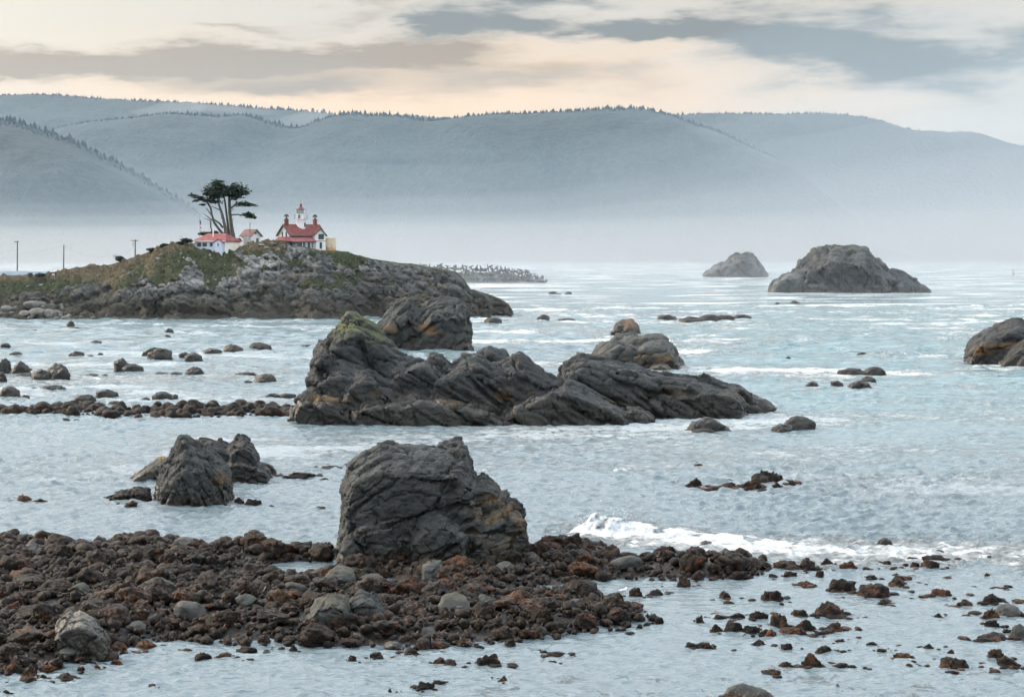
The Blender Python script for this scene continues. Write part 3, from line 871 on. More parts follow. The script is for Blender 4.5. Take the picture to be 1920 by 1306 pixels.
CREST = [(-420, 530), (-150, 524), (0, 518), (60, 516), (98, 514), (115, 507), (150, 502), (200, 499), (235, 488), (265, 479), (300, 463), (330, 456), (345, 456), (365, 464), (400, 470),
         (440, 471), (452, 461), (480, 456), (500, 452), (530, 452), (548, 457), (575, 465), (605, 471), (640, 473), (664, 480), (690, 486), (740, 494), (770, 496), (800, 502), (838, 508), (851, 511),
         (868, 526), (880, 544), (902, 549), (938, 562), (954, 571), (962, 588), (966, 598)]
def crest_at(px): return float(np.interp(px, [p[0] for p in CREST], [p[1] for p in CREST]))
HY0, HYC = 419.5, 446.0
def headland():
    n = 620
    px = np.linspace(-420, 968, n)
    cy_ = np.interp(px, [p[0] for p in CREST], [p[1] for p in CREST])
    Zc = CAM_H + (HORIZON - cy_) * HYC / F_PX
    X = (px - CX) * HYC / F_PX
    tip = np.clip((968 - px) / 190, 0, 1) ** 0.7
    depth = 27 * (0.25 + 0.75 * tip)
    nv = 150
    t = np.linspace(0, 1, nv)
    steep = np.interp(px, [-420, 0, 150, 230, 300, 430, 620, 760, 970], [1.5, 1.5, 1.15, 0.85, 0.80, 0.72, 0.62, 0.70, 0.75])
    V = np.zeros((n, nv, 3))
    for j in range(nv):
        V[:, j, 1] = HYC - depth * (1 - t[j])
        V[:, j, 0] = X * (HYC - depth * (1 - t[j]) * 0.6) / HYC
        V[:, j, 2] = -1.2 + (Zc + 1.2) * t[j] ** steep
    # an inlet and gully, so that the cliff foot is not one line
    foot = 3.5 * vnoise(np.stack([px * 0.013, 0 * px, 0 * px], 1), 5) + 2.0 * vnoise(np.stack([px * 0.045, 0 * px, 0 * px], 1), 6)
    foot = foot + 6.0 * np.exp(-((px - 690) / 40) ** 2) - 2.5 * np.exp(-((px - 600) / 60) ** 2)
    V[:, :, 1] += foot[:, None] * ((1 - t) ** 0.8)[None, :]
    bk = 26
    tb = np.linspace(0, 1, bk + 1)[1:]
    B = np.zeros((n, bk, 3))
    B[:, :, 0] = X[:, None]
    B[:, :, 1] = HYC + 48 * tb[None, :] * (0.3 + 0.7 * tip)[:, None]
    B[:, :, 2] = Zc[:, None] * (1 - np.clip((tb - 0.42) / 0.58, 0, 1) ** 1.6)[None, :] - 1.2 * tb[None, :] ** 3
    V = np.concatenate([V, B], 1)
    q = V.reshape(-1, 3).copy()
    T = np.tile(np.concatenate([t, np.full(bk, 1.0)]), n)
    pxx, pyy = proj(q)
    wob = 16 * vnoise(q * 0.22, 3) + 9 * vnoise(q * 0.8, 4)
    gx, gy = pxx + wob, pyy + wob * 0.8
    grass = inside(gx, gy, [(-500, 440), (-500, 566), (0, 562), (60, 556), (140, 548), (200, 522), (214, 552), (245, 545), (262, 522), (285, 530), (300, 545), (330, 530), (360, 512), (440, 510), (462, 498), (452, 484), (470, 476),
                                    (500, 480), (535, 470), (545, 462), (520, 440), (300, 420)]).astype(float)
    grass = np.maximum(grass, inside(gx, gy, [(596, 465), (610, 478), (640, 490), (672, 490), (668, 470), (620, 455)]).astype(float) * 0.9)
    grass = np.maximum(grass, inside(gx, gy, [(470, 470), (500, 485), (540, 480), (530, 468)]).astype(float) * 0.6)
    ledge = (fbm(q * np.array([0.16, 0.16, 0.3]), 3, 14) > 0.16) & (pyy < 556 - 0.06 * (pxx - 400)) & (pxx > 380) & (pxx < 740)
    grass = np.maximum(grass, ledge * 0.62)
    grass = np.maximum(grass, (T >= 1.0) * 0.75)
    dry = np.exp(-((pyy - np.interp(pxx, [-400, 0, 130, 220, 330, 480], [520, 522, 508, 495, 462, 460])) / 12) ** 2) * 0.9
    dry += 0.8 * np.exp(-((pxx - 190) / 60) ** 2 - ((pyy - 515) / 22) ** 2) + 0.7 * np.exp(-((pxx - 285) / 22) ** 2 - ((pyy - 500) / 22) ** 2) + 0.8 * np.exp(-((pxx - 470) / 45) ** 2 - ((pyy - 462) / 9) ** 2)
    dry += 0.5 * np.exp(-((pxx - 215) / 14) ** 2 - ((pyy - 535) / 26) ** 2)
    pale = 0.95 * np.exp(-((pxx - 385) / 75) ** 2 - ((pyy - 524) / 15) ** 2) + 0.9 * np.exp(-((pxx - 490) / 42) ** 2 - ((pyy - 492) / 20) ** 2)
    pale += 0.9 * np.exp(-((pxx - 515) / 32) ** 2 - ((pyy - 462) / 11) ** 2) + 0.7 * np.exp(-((pxx - 560) / 26) ** 2 - ((pyy - 470) / 14) ** 2) + 0.45 * np.exp(-((pxx - 275) / 40) ** 2 - ((pyy - 540) / 12) ** 2)
    pale += 0.35 * np.exp(-((pxx - 680) / 90) ** 2 - ((pyy - 500) / 14) ** 2)
    rocky = 1 - grass
    # relief
    me = mesh_from('headland', q, grid_faces(n, nv + bk), True)
    front = np.clip(T * 8, 0, 1) * np.where(T >= 1.0, 0.25, 1.0) * np.clip((1 - T) * 14, 0.25, 1)
    v = q
    for i, (S, amp) in enumerate([(7.5, 1.7), (3.2, 1.15), (1.5, 0.65), (0.75, 0.3)]):
        nr = normals(me)
        d = relief(v, nr, S, amp, 300 + 40 * i, (1, 1, 1.1), -0.4, 0.8, (0.75, 0.2, -0.6)) - v
        v = v + d * (front * (0.22 + 0.78 * rocky))[:, None]
        set_coords(me, v)
    v = v + (striate(v, normals(me), 1.3, 0.26, 71, (0.75, 0.2, -0.6)) - v) * (front * rocky)[:, None]
    set_coords(me, v)
    veg = np.clip(fbm(v * 0.9, 3, 60), -1, 1) * 0.6 + np.abs(vnoise(v * 1.9, 61)) * 0.6
    v[:, 2] += veg * grass * np.where(T >= 1, 0.4, 1)
    set_coords(me, v)
    attr(me, 'grass', grass); attr(me, 'dry', np.clip(dry, 0, 1)); attr(me, 'pale', np.clip(pale * .75, 0, 1))
    link('headland', me, HEADLAND, kind='structure')
headland()
_dg = bpy.context.evaluated_depsgraph_get()
_dg.update()
def on_headland(px, py):
    """the point of the headland seen at that pixel"""
    r = Vector(ray(px, py)).normalized()
    ob = bpy.data.objects['headland']
    ok, p, nr, _ = ob.ray_cast(Vector((0, 0, CAM_H)) - ob.location, r)
    return (p, nr) if ok else (None, None)
# ------------------------------------------------------------------ loose stones: shared shapes
def ico(sub):
    bm = bmesh.new()
    bmesh.ops.create_icosphere(bm, subdivisions=sub, radius=1.0)
    v = np.array([q.co[:] for q in bm.verts]); f = np.array([[w.index for w in q.verts] for q in bm.faces])
    bm.free()
    return v, f
def stone_shape(seed, sub=4, rough=1.0, blocky=0.5):
    """a stone of about unit radius: flattened facets, chipped edges"""
    v, f = ico(sub)
    rng = np.random.default_rng(seed)
    r = np.full(len(v), 1.25)
    for k in range(11):                         # cut by planes
        nrm = rng.normal(size=3); nrm /= np.linalg.norm(nrm)
        d = 0.72 + 0.33 * rng.random()
        c = v @ nrm
        with np.errstate(divide='ignore'):
            r = np.where(c > 0.05, np.minimum(r, d / np.maximum(c, 0.05)), r)
    v = v * (r * blocky + (1 - blocky))[:, None]
    v = v + ico_n(v) * (facets(v * 1.7 + seed * 3.3, seed, 0.5, 0.16, 0.15, 0.15) * 0.26 * rough)[:, None]
    v = v + ico_n(v) * (facets(v * 4.1 + seed, seed + 9, 0.6, 0.22, 0.2, 0.15) * 0.11 * rough)[:, None]
    v = v + ico_n(v) * (fbm(v * 6 + seed, 3, seed + 4) * 0.045 * rough)[:, None]
    v /= np.abs(v[:, :2]).max()
    v[:, 2] /= np.abs(v[:, 2]).max()
    return v, f
for i_, (bl_, lb_) in enumerate(WISPS): mist_wisp(bl_, lb_, i_)
def ico_n(v): return v / np.linalg.norm(v, axis=1)[:, None]
STONES = {}
def stone_meshes(key, material, n, sub, seed, rough=1.0, blocky=0.5, flat=1.0):
    out = []
    for k in range(n):
        v, f = stone_shape(seed + k * 7, sub, rough, blocky)
        v[:, 2] = np.sign(v[:, 2]) * np.abs(v[:, 2]) ** flat
        me = mesh_from(key, v, f, True)
        me.materials.append(material)
        out.append(me)
    STONES[key] = out
stone_meshes('weedy', WEED, 16, 4, 100, 1.45, 0.9)
stone_meshes('weedy_far', WEED_FAR, 8, 3, 300, 1.0, 0.4)
stone_meshes('dark', MID_ROCK, 8, 4, 500, 1.1, 0.6, 0.62)
stone_meshes('bare', GREY_ROCK, 8, 4, 700, 0.8, 0.75)
stone_meshes('pale', SHELF_ROCK, 8, 3, 800, 1.7, 0.95)
stone_meshes('beach', BEACH_ROCK, 8, 3, 900, 0.8, 0.6)
def stone(name, key, k, loc, sx, sy, sz, rz, label, category, group=None, tilt=0.0):
    o = bpy.data.objects.new(name, STONES[key][k % len(STONES[key])])
    C.objects.link(o)
    o.location = loc
    o.scale = (sx, sy, sz)
    o.rotation_euler = (tilt, tilt * 0.6, rz)
    o['label'], o['category'] = label, category
    if group: o['group'] = group
    return o
# rocks standing in the water: x and waterline y in the picture, width and height in its pixels, shape, and a name of their own or the group they belong to
WATER_ROCKS = [
    # far water, right of the headland
    (1020, 602, 28, 13, 'dark', 'squat dark rock, left one of two in open water beyond the outcrop'), (1062, 602, 32, 6, 'dark', 'long flat dark rock beside a squat one in open water'),
    (1036, 551, 16, 5, 'dark', 'F'), (1066, 551, 15, 5, 'dark', 'F'), (1048, 552, 10, 2, 'dark', 'F'), (926, 606, 36, 11, 'dark', 'low rock just off the tip of the headland'),
    (1250, 600, 42, 11, 'dark', 'rounded reef rock with white water running off it'), (1298, 604, 52, 11, 'dark', 'reef rock at the near end of the black reef chain'), (1330, 603, 56, 14, 'dark', 'highest rock of the black reef chain'), (1362, 602, 40, 12, 'dark', 'C'), (1392, 599, 40, 10, 'dark', 'C'),
    (1491, 569, 20, 6, 'dark', 'small rock below the broad sea stack'), (1458, 570, 8, 4, 'dark', 'F'), (1617, 667, 24, 7, 'dark', 'lone small rock with a wave breaking beside it'), (1479, 672, 10, 4, 'dark', 'F'),
    (1600, 704, 60, 14, 'dark', 'sloping end of the long dark reef rock in the turquoise water'), (1640, 703, 48, 16, 'dark', 'long dark reef rock in the turquoise water'), (1523, 724, 26, 9, 'dark', 'smallest of the rocks below the long reef rock'), (1569, 724, 27, 11, 'dark', 'round rock below the long reef rock'),
    (1612, 727, 48, 14, 'dark', 'flat-topped rock below the long reef rock'), (1632, 718, 34, 13, 'dark', 'humped rock close under the long reef rock'),
    (1331, 809, 88, 26, 'dark', 'broad whale-backed rock just off the low end of the outcrop'), (1320, 811, 44, 8, 'dark', 'flat ledge at the foot of the whale-backed rock'), (1505, 806, 72, 26, 'dark', 'slanting dark rock out beyond the whale-backed one'), (1470, 809, 46, 14, 'dark', 'low tail of the slanting dark rock'),
    (1300, 911, 36, 18, 'weedy', 'brown weedy rock left of the weedy reef'), (1368, 916, 66, 18, 'weedy', 'W'), (1410, 917, 60, 22, 'weedy', 'W'), (1440, 905, 66, 24, 'weedy', 'W'), (1485, 910, 22, 10, 'weedy', 'W'), (1456, 915, 30, 10, 'weedy', 'W'), (1310, 873, 18, 4, 'weedy', 'B'), (1025, 995, 20, 3, 'weedy', 'B'),
    # left bay
    (131, 617, 34, 5, 'dark', 'flat base of the hat-shaped rock below the headland beach'), (132, 615, 17, 14, 'dark', 'hat-shaped dark rock below the headland beach'), (65, 620, 8, 3, 'dark', 'L'), (315, 624, 20, 9, 'dark', 'L'), (312, 632, 16, 5, 'dark', 'L'), (178, 645, 28, 7, 'dark', 'L'), (8, 652, 20, 9, 'dark', 'L'),
    (28, 668, 28, 9, 'dark', 'L'), (143, 669, 34, 11, 'dark', 'L'), (170, 670, 14, 5, 'dark', 'L'), (187, 664, 12, 3, 'dark', 'L'), (285, 669, 42, 20, 'dark', 'rounded rock behind the domed one in the left bay'), (300, 674, 54, 22, 'dark', 'domed dark rock, larger of an overlapping pair in the left bay'), (330, 656, 34, 4, 'dark', 'L'),
    (345, 672, 30, 12, 'dark', 'L'), (360, 677, 38, 16, 'dark', 'L'), (397, 665, 38, 12, 'dark', 'L'), (434, 658, 42, 14, 'dark', 'L'), (484, 656, 49, 15, 'dark', 'blunt wedge rock at the far side of the left bay'), (225, 698, 36, 27, 'dark', 'tall half of the mossy split rock in the surf'), (246, 699, 46, 17, 'dark', 'lower half of the mossy split rock in the surf'),
    (366, 703, 42, 16, 'dark', 'rock with white water pouring over it in the left bay'), (300, 702, 26, 5, 'dark', 'L'), (326, 702, 30, 5, 'dark', 'L'), (108, 711, 60, 30, 'dark', 'largest rounded rock of the cluster by the picture edge'), (75, 713, 46, 21, 'dark', 'K'), (34, 703, 42, 26, 'dark', 'K'), (6, 700, 32, 32, 'dark', 'K'), (0, 716, 24, 20, 'dark', 'K'), (44, 706, 40, 7, 'dark', 'K'),
    (150, 707, 12, 4, 'dark', 'L'), (172, 706, 32, 6, 'dark', 'L'), (196, 706, 14, 5, 'dark', 'L'), (460, 702, 44, 5, 'dark', 'L'), (497, 717, 50, 17, 'dark', 'humped brown rock near the peaked end of the outcrop'), (464, 719, 18, 6, 'dark', 'L'), (14, 745, 44, 21, 'dark', 'K'), (46, 748, 22, 8, 'dark', 'L'), (95, 732, 50, 10, 'dark', 'L'), (63, 729, 10, 3, 'dark', 'L'),
    (158, 752, 46, 13, 'dark', 'L'), (197, 744, 52, 14, 'dark', 'L'), (302, 751, 44, 17, 'dark', 'L'), (272, 751, 22, 7, 'dark', 'L'), (328, 746, 14, 7, 'dark', 'L'), (214, 756, 24, 5, 'dark', 'L'), (508, 745, 34, 8, 'dark', 'L'), (538, 745, 34, 8, 'dark', 'L'), (575, 651, 26, 5, 'dark', 'L'), (122, 787, 16, 4, 'dark', 'L'), (143, 788, 12, 3, 'dark', 'L'), (52, 693, 16, 3, 'dark', 'L'),
    # calm water round the tide rocks
    (242, 949, 30, 13, 'weedy', 'small weedy rock in front of the low weedy ledge'), (447, 943, 30, 14, 'weedy', 'B'), (472, 946, 42, 11, 'weedy', 'B'), (563, 896, 60, 10, 'weedy', 'long low weedy rock between the tide rocks and the huge rock'), (620, 878, 44, 6, 'weedy', 'B'), (600, 953, 24, 4, 'weedy', 'B'),
    (42, 938, 40, 13, 'weedy', 'lone weedy rock far left in the calm water'), (72, 941, 24, 6, 'weedy', 'B'), (67, 1011, 28, 10, 'weedy', 'B'), (483, 1013, 26, 7, 'weedy', 'B'), (420, 1008, 14, 4, 'weedy', 'B'), (505, 889, 26, 18, 'dark', 'B'),
    # the wash and the tidal channel
    (1660, 1019, 30, 11, 'dark', 'dark pyramid of rock alone in the white wash'), (1762, 1034, 18, 4, 'dark', 'S'), (1856, 1044, 10, 3, 'dark', 'S'), (1750, 1051, 52, 10, 'weedy', 'S'), (1716, 1062, 20, 9, 'weedy', 'S'), (1745, 1065, 42, 16, 'weedy', 'triangular weedy rock at the edge of the wash'), (1664, 1058, 26, 11, 'weedy', 'S'), (1777, 1065, 10, 3, 'weedy', 'S'),
    (1478, 1066, 60, 14, 'weedy', 'S'), (1517, 1066, 48, 20, 'weedy', 'S'), (1554, 1060, 32, 14, 'weedy', 'S'), (1592, 1066, 46, 13, 'weedy', 'S'), (1484, 1081, 30, 11, 'weedy', 'S'), (1513, 1076, 16, 5, 'weedy', 'S'), (1538, 1080, 20, 12, 'weedy', 'S'), (1450, 1081, 20, 6, 'weedy', 'S'), (1636, 1086, 24, 8, 'weedy', 'S'), (1690, 1086, 48, 10, 'weedy', 'S'),
    (1852, 1080, 16, 6, 'weedy', 'S'), (1512, 1098, 46, 10, 'weedy', 'S'), (1584, 1108, 60, 24, 'weedy', 'peaked weedy rock, back one of three in the shallows'), (1642, 1120, 76, 24, 'weedy', 'broad weedy rock, front one of three in the shallows'), (1688, 1100, 50, 15, 'weedy', 'low weedy rock, outermost of three in the shallows'), (1448, 1127, 70, 30, 'weedy', 'tall weedy mound mirrored in the still channel'),
    (1360, 1122, 32, 18, 'weedy', 'small weedy mound between the boulder field and the tall mound'), (1193, 1118, 30, 17, 'weedy', 'S'), (1226, 1117, 38, 13, 'weedy', 'S'), (1282, 1101, 34, 22, 'weedy', 'S'), (1660, 1134, 36, 11, 'weedy', 'S'), (1768, 1117, 50, 14, 'weedy', 'S'), (1870, 1105, 36, 6, 'weedy', 'S'), (1862, 1131, 62, 22, 'weedy', 'smooth domed rock near the edge of the picture'), (1810, 1137, 48, 12, 'weedy', 'S'),
    (1350, 1160, 40, 12, 'weedy', 'S'), (1384, 1160, 44, 13, 'weedy', 'S'), (1424, 1160, 40, 15, 'weedy', 'S'), (1500, 1156, 52, 20, 'weedy', 'S'), (1560, 1157, 78, 27, 'weedy', 'widest weedy mound of the still channel'), (1759, 1157, 20, 8, 'weedy', 'S'), (1623, 1160, 18, 4, 'weedy', 'S'), (1890, 1154, 64, 24, 'bare', 'S'), (1856, 1161, 44, 20, 'weedy', 'S'), (1862, 1176, 34, 14, 'weedy', 'S'), (1890, 1186, 20, 8, 'weedy', 'S'),
    (1870, 1202, 86, 15, 'weedy', 'S'), (1914, 1196, 40, 30, 'bare', 'ochre-flecked boulder cut off by the picture edge'), (1313, 1167, 20, 14, 'weedy', 'S'), (1463, 1176, 44, 28, 'weedy', 'S'), (1512, 1183, 54, 24, 'weedy', 'S'), (1568, 1182, 58, 23, 'weedy', 'S'), (1346, 1186, 34, 16, 'weedy', 'S'), (1376, 1184, 44, 20, 'weedy', 'S'), (1404, 1186, 40, 16, 'weedy', 'S'), (1436, 1190, 36, 12, 'weedy', 'S'), (1448, 1192, 34, 12, 'weedy', 'S'), (1494, 1191, 50, 14, 'weedy', 'S'), (1536, 1190, 30, 10, 'weedy', 'S'),
    (1296, 1214, 40, 16, 'weedy', 'S'), (1322, 1216, 36, 12, 'weedy', 'S'), (1425, 1210, 38, 13, 'weedy', 'S'), (1475, 1217, 26, 12, 'weedy', 'S'), (1547, 1222, 42, 14, 'weedy', 'S'), (1577, 1204, 26, 6, 'weedy', 'S'), (1636, 1208, 24, 6, 'weedy', 'S'), (1688, 1212, 24, 5, 'weedy', 'S'), (1740, 1217, 30, 10, 'weedy', 'S'), (1655, 1222, 22, 7, 'weedy', 'S'), (1783, 1225, 18, 8, 'weedy', 'S'), (1696, 1235, 44, 10, 'weedy', 'S'), (1475, 1249, 30, 10, 'weedy', 'S'),
    (1526, 1251, 52, 27, 'weedy', 'chunky rock standing alone in the near rippled water'), (1580, 1250, 46, 11, 'weedy', 'S'), (1447, 1264, 42, 9, 'weedy', 'S'), (1794, 1251, 68, 18, 'weedy', 'S'), (1870, 1233, 36, 17, 'weedy', 'S'), (1898, 1250, 56, 22, 'weedy', 'S'), (1704, 1249, 24, 5, 'weedy', 'S'), (1787, 1263, 30, 6, 'weedy', 'S'), (1570, 1290, 20, 6, 'weedy', 'S'), (1407, 1312, 96, 30, 'bare', 'ribbed grey boulder cut off by the bottom of the picture'), (1610, 1196, 14, 4, 'weedy', 'S'), (1418, 1186, 20, 14, 'weedy', 'S'),
    # the near water
    (660, 1237, 18, 9, 'weedy', 'S'), (706, 1234, 30, 12, 'weedy', 'S'), (770, 1226, 34, 12, 'weedy', 'S'), (824, 1244, 34, 15, 'weedy', 'S'), (846, 1246, 26, 12, 'weedy', 'S'), (918, 1247, 60, 20, 'weedy', 'largest weedy rock in the near water below the boulder field'), (943, 1276, 20, 10, 'weedy', 'S'), (796, 1292, 46, 14, 'weedy', 'S'), (824, 1283, 30, 8, 'weedy', 'S'), (731, 1296, 12, 8, 'weedy', 'S'), (822, 1216, 40, 12, 'weedy', 'S'), (957, 1211, 26, 14, 'weedy', 'S'),
    (1012, 1220, 14, 5, 'weedy', 'S'), (1042, 1228, 48, 6, 'weedy', 'S'), (1035, 1243, 30, 8, 'weedy', 'S'), (1180, 1188, 22, 4, 'weedy', 'S'), (745, 1225, 10, 4, 'weedy', 'S'), (900, 1214, 24, 5, 'weedy', 'S'), (30, 1263, 48, 25, 'weedy', 'S'), (54, 1264, 36, 20, 'weedy', 'S'), (48, 1281, 44, 13, 'weedy', 'S'), (79, 1273, 22, 9, 'weedy', 'S'), (122, 1273, 40, 13, 'weedy', 'S'), (150, 1258, 26, 14, 'weedy', 'S'), (180, 1253, 16, 8, 'weedy', 'S'),
    (216, 1243, 26, 8, 'weedy', 'S'), (233, 1228, 38, 9, 'weedy', 'S'), (272, 1214, 44, 13, 'weedy', 'S'), (350, 1221, 22, 6, 'weedy', 'S'), (380, 1235, 36, 12, 'weedy', 'S'), (416, 1233, 38, 12, 'weedy', 'S'), (462, 1222, 46, 9, 'weedy', 'S'), (525, 1219, 22, 9, 'weedy', 'S'), (549, 1220, 20, 13, 'weedy', 'S'), (285, 1290, 32, 7, 'weedy', 'S'), (447, 1232, 8, 3, 'weedy', 'S'), (12, 1300, 20, 8, 'weedy', 'S'),
]
GROUPS = {'F': ('small dark rock barely above the far open water', 'specks of rock in the far water'), 'C': ('low black rock at the far end of the reef chain', 'reef chain far rocks'),
          'W': ('brown weedy rock of the ragged reef in mid bay', 'ragged weedy reef in mid bay'), 'B': ('small weedy rock awash in the calm water behind the boulder field', 'small rocks in the calm water'),
          'L': ('small dark rock scattered in the left bay', 'rocks scattered in the left bay'), 'K': ('dark rounded rock of the cluster by the left picture edge', 'rock cluster by the left picture edge'),
          'S': ('seaweed-covered rock standing in the shallow near water', 'weedy rocks in the shallow near water')}
for i, (x, y, w, h, key, lab) in enumerate(WATER_ROCKS):
    p = at(x, y)
    m_ = mpp(p.y)
    W, H = w * m_ / 2 * 1.04, h * m_
    rng = random.Random(i * 31 + 5)
    Dp = W * rng.uniform(0.55, 0.85)
    grp = GROUPS.get(lab)
    if key == 'weedy' and p.y > 130: key = 'weedy_far'
    c = Vector((p.x, p.y + Dp * 0.75, -0.30 * H))
    stone('rock', key, rng.randrange(99), c, W, Dp, 1.30 * H, rng.choice((0, math.pi)) + rng.uniform(-.25, .25), grp[0] if grp else lab, 'rock', grp[1] if grp else None)

def satellites():
    """bits of weedy stone awash round the rocks of the near water"""
    rng = np.random.default_rng(21)
    base = [stone_shape(140 + k, 2, 1.5, 0.5) for k in range(8)]
    V, F, n = [], [], 0
    for (x, y, w, h, key, lab) in WATER_ROCKS:
        if y < 1040 and not 860 < y < 960: continue
        for k in range(int(2 + w / 9)):
            p = at(x + rng.normal(0, w * .62), y + rng.normal(-2, 3.0))
            r = w * mpp(p.y) / 2 * (0.12 + 0.30 * rng.random())
            v, f = base[n % 8]
            q = v * np.array([r * 1.2, r, r * .55])
            a = rng.random() * 6.28
            V.append(np.stack([q[:, 0] * math.cos(a) - q[:, 1] * math.sin(a) + p.x, q[:, 0] * math.sin(a) + q[:, 1] * math.cos(a) + p.y, q[:, 2] - r * .12], 1))
            F.append(f + n * len(v)); n += 1
    link('awash_stones', mesh_from('awash_stones', np.concatenate(V), np.concatenate(F), True), WEED, kind='stuff', label='scraps of weedy stone awash round the rocks of the shallows')
satellites()

# ------------------------------------------------------------------ the boulder field of the foreshore
FIELD = [(-60, 1012), (0, 1014), (60, 1012), (130, 1022), (200, 1020), (265, 1004), (330, 1018), (400, 1030), (450, 1026), (520, 1030), (580, 1026), (640, 1040), (700, 1045), (985, 1030), (1040, 1018), (1110, 1022),
         (1140, 1036), (1190, 1048), (1240, 1044), (1300, 1040), (1350, 1046), (1420, 1052), (1442, 1066), (1400, 1084), (1300, 1088), (1180, 1084), (1110, 1088), (1060, 1100), (1046, 1118), (1110, 1116), (1150, 1128), (1195, 1146),
         (1228, 1166), (1180, 1176), (1090, 1188), (990, 1200), (880, 1210), (800, 1214), (640, 1214), (520, 1208), (400, 1204), (300, 1200), (235, 1206), (205, 1236), (120, 1250), (40, 1258), (-60, 1266)]
POOLS = [[(486, 1072), (515, 1058), (560, 1054), (600, 1056), (634, 1048), (636, 1066), (600, 1084), (560, 1086), (520, 1078)], [(390, 1085), (420, 1080), (445, 1084), (420, 1090)], [(690, 1098), (730, 1088), (800, 1090), (826, 1097), (770, 1106), (715, 1106)], [(985, 1108), (1030, 1098), (1052, 1104), (1020, 1114)], [(60, 1160), (110, 1154), (140, 1160), (100, 1166)]]
def bed_mat():
    m, t, b = mat('wet_shingle')
    pos = t.n('ShaderNodeNewGeometry').outputs['Position']
    n1 = t.noise(pos, 3.0, 6, 0.7)
    v = t.voro(pos, 5.0, 'F1')
    c = t.mix(t.mapr(n1, 0.4, 0.65), (0.004, 0.0035, 0.003), (0.028, 0.018, 0.012))
    t.link(c, b.inputs['Base Color'])
    b.inputs['Roughness'].default_value = 0.55
    t.link(t.bump(t.math('ADD', n1, t.math('MULTIPLY', v, -0.8)), 1.0, 0.15), b.inputs['Normal'])
    return m
def edge_dist(x, y, poly):
    """distance in metres to the outline of a polygon of the ground, plus inside"""
    P_ = np.array([at(a, b)[:2] for a, b in poly])
    d = np.full(len(x), 1e9)
    q = np.stack([x, y], 1)
    for i in range(len(P_)):
        a, b = P_[i], P_[(i + 1) % len(P_)]
        ab = b - a
        t = np.clip(((q - a) @ ab) / (ab @ ab), 0, 1)
        d = np.minimum(d, np.linalg.norm(q - a - t[:, None] * ab, axis=1))
    ins = inside(x, y, [tuple(p) for p in P_])
    return np.where(ins, d, -d)
def field_height(x, y):
    e = edge_dist(x, y, FIELD)
    h = np.clip(e * 0.22, -0.5, 0.42)
    for pool in POOLS:
        h = np.minimum(h, np.clip(-edge_dist(x, y, pool) * 0.3 - 0.02, -0.25, 9))
    q = np.stack([x * 0.4, y * 0.4, 0 * x], 1)
    return h + 0.16 * fbm(q, 3, 41) * np.clip(e + .3, 0, 1)
def bed():
    xs = np.linspace(-32, 16, 170); ys = np.linspace(60, 100, 120)
    X, Y_ = np.meshgrid(xs, ys, indexing='ij')
    q = np.stack([X.ravel(), Y_.ravel(), np.zeros(X.size)], 1)
    q[:, 2] = field_height(q[:, 0], q[:, 1]) - 0.10
    q[:, 2] += 0.05 * fbm(q * 3, 3, 8)
    link('foreshore', mesh_from('foreshore', q, grid_faces(170, 120), True), bed_mat(), kind='structure')
bed()
FRONDS = []
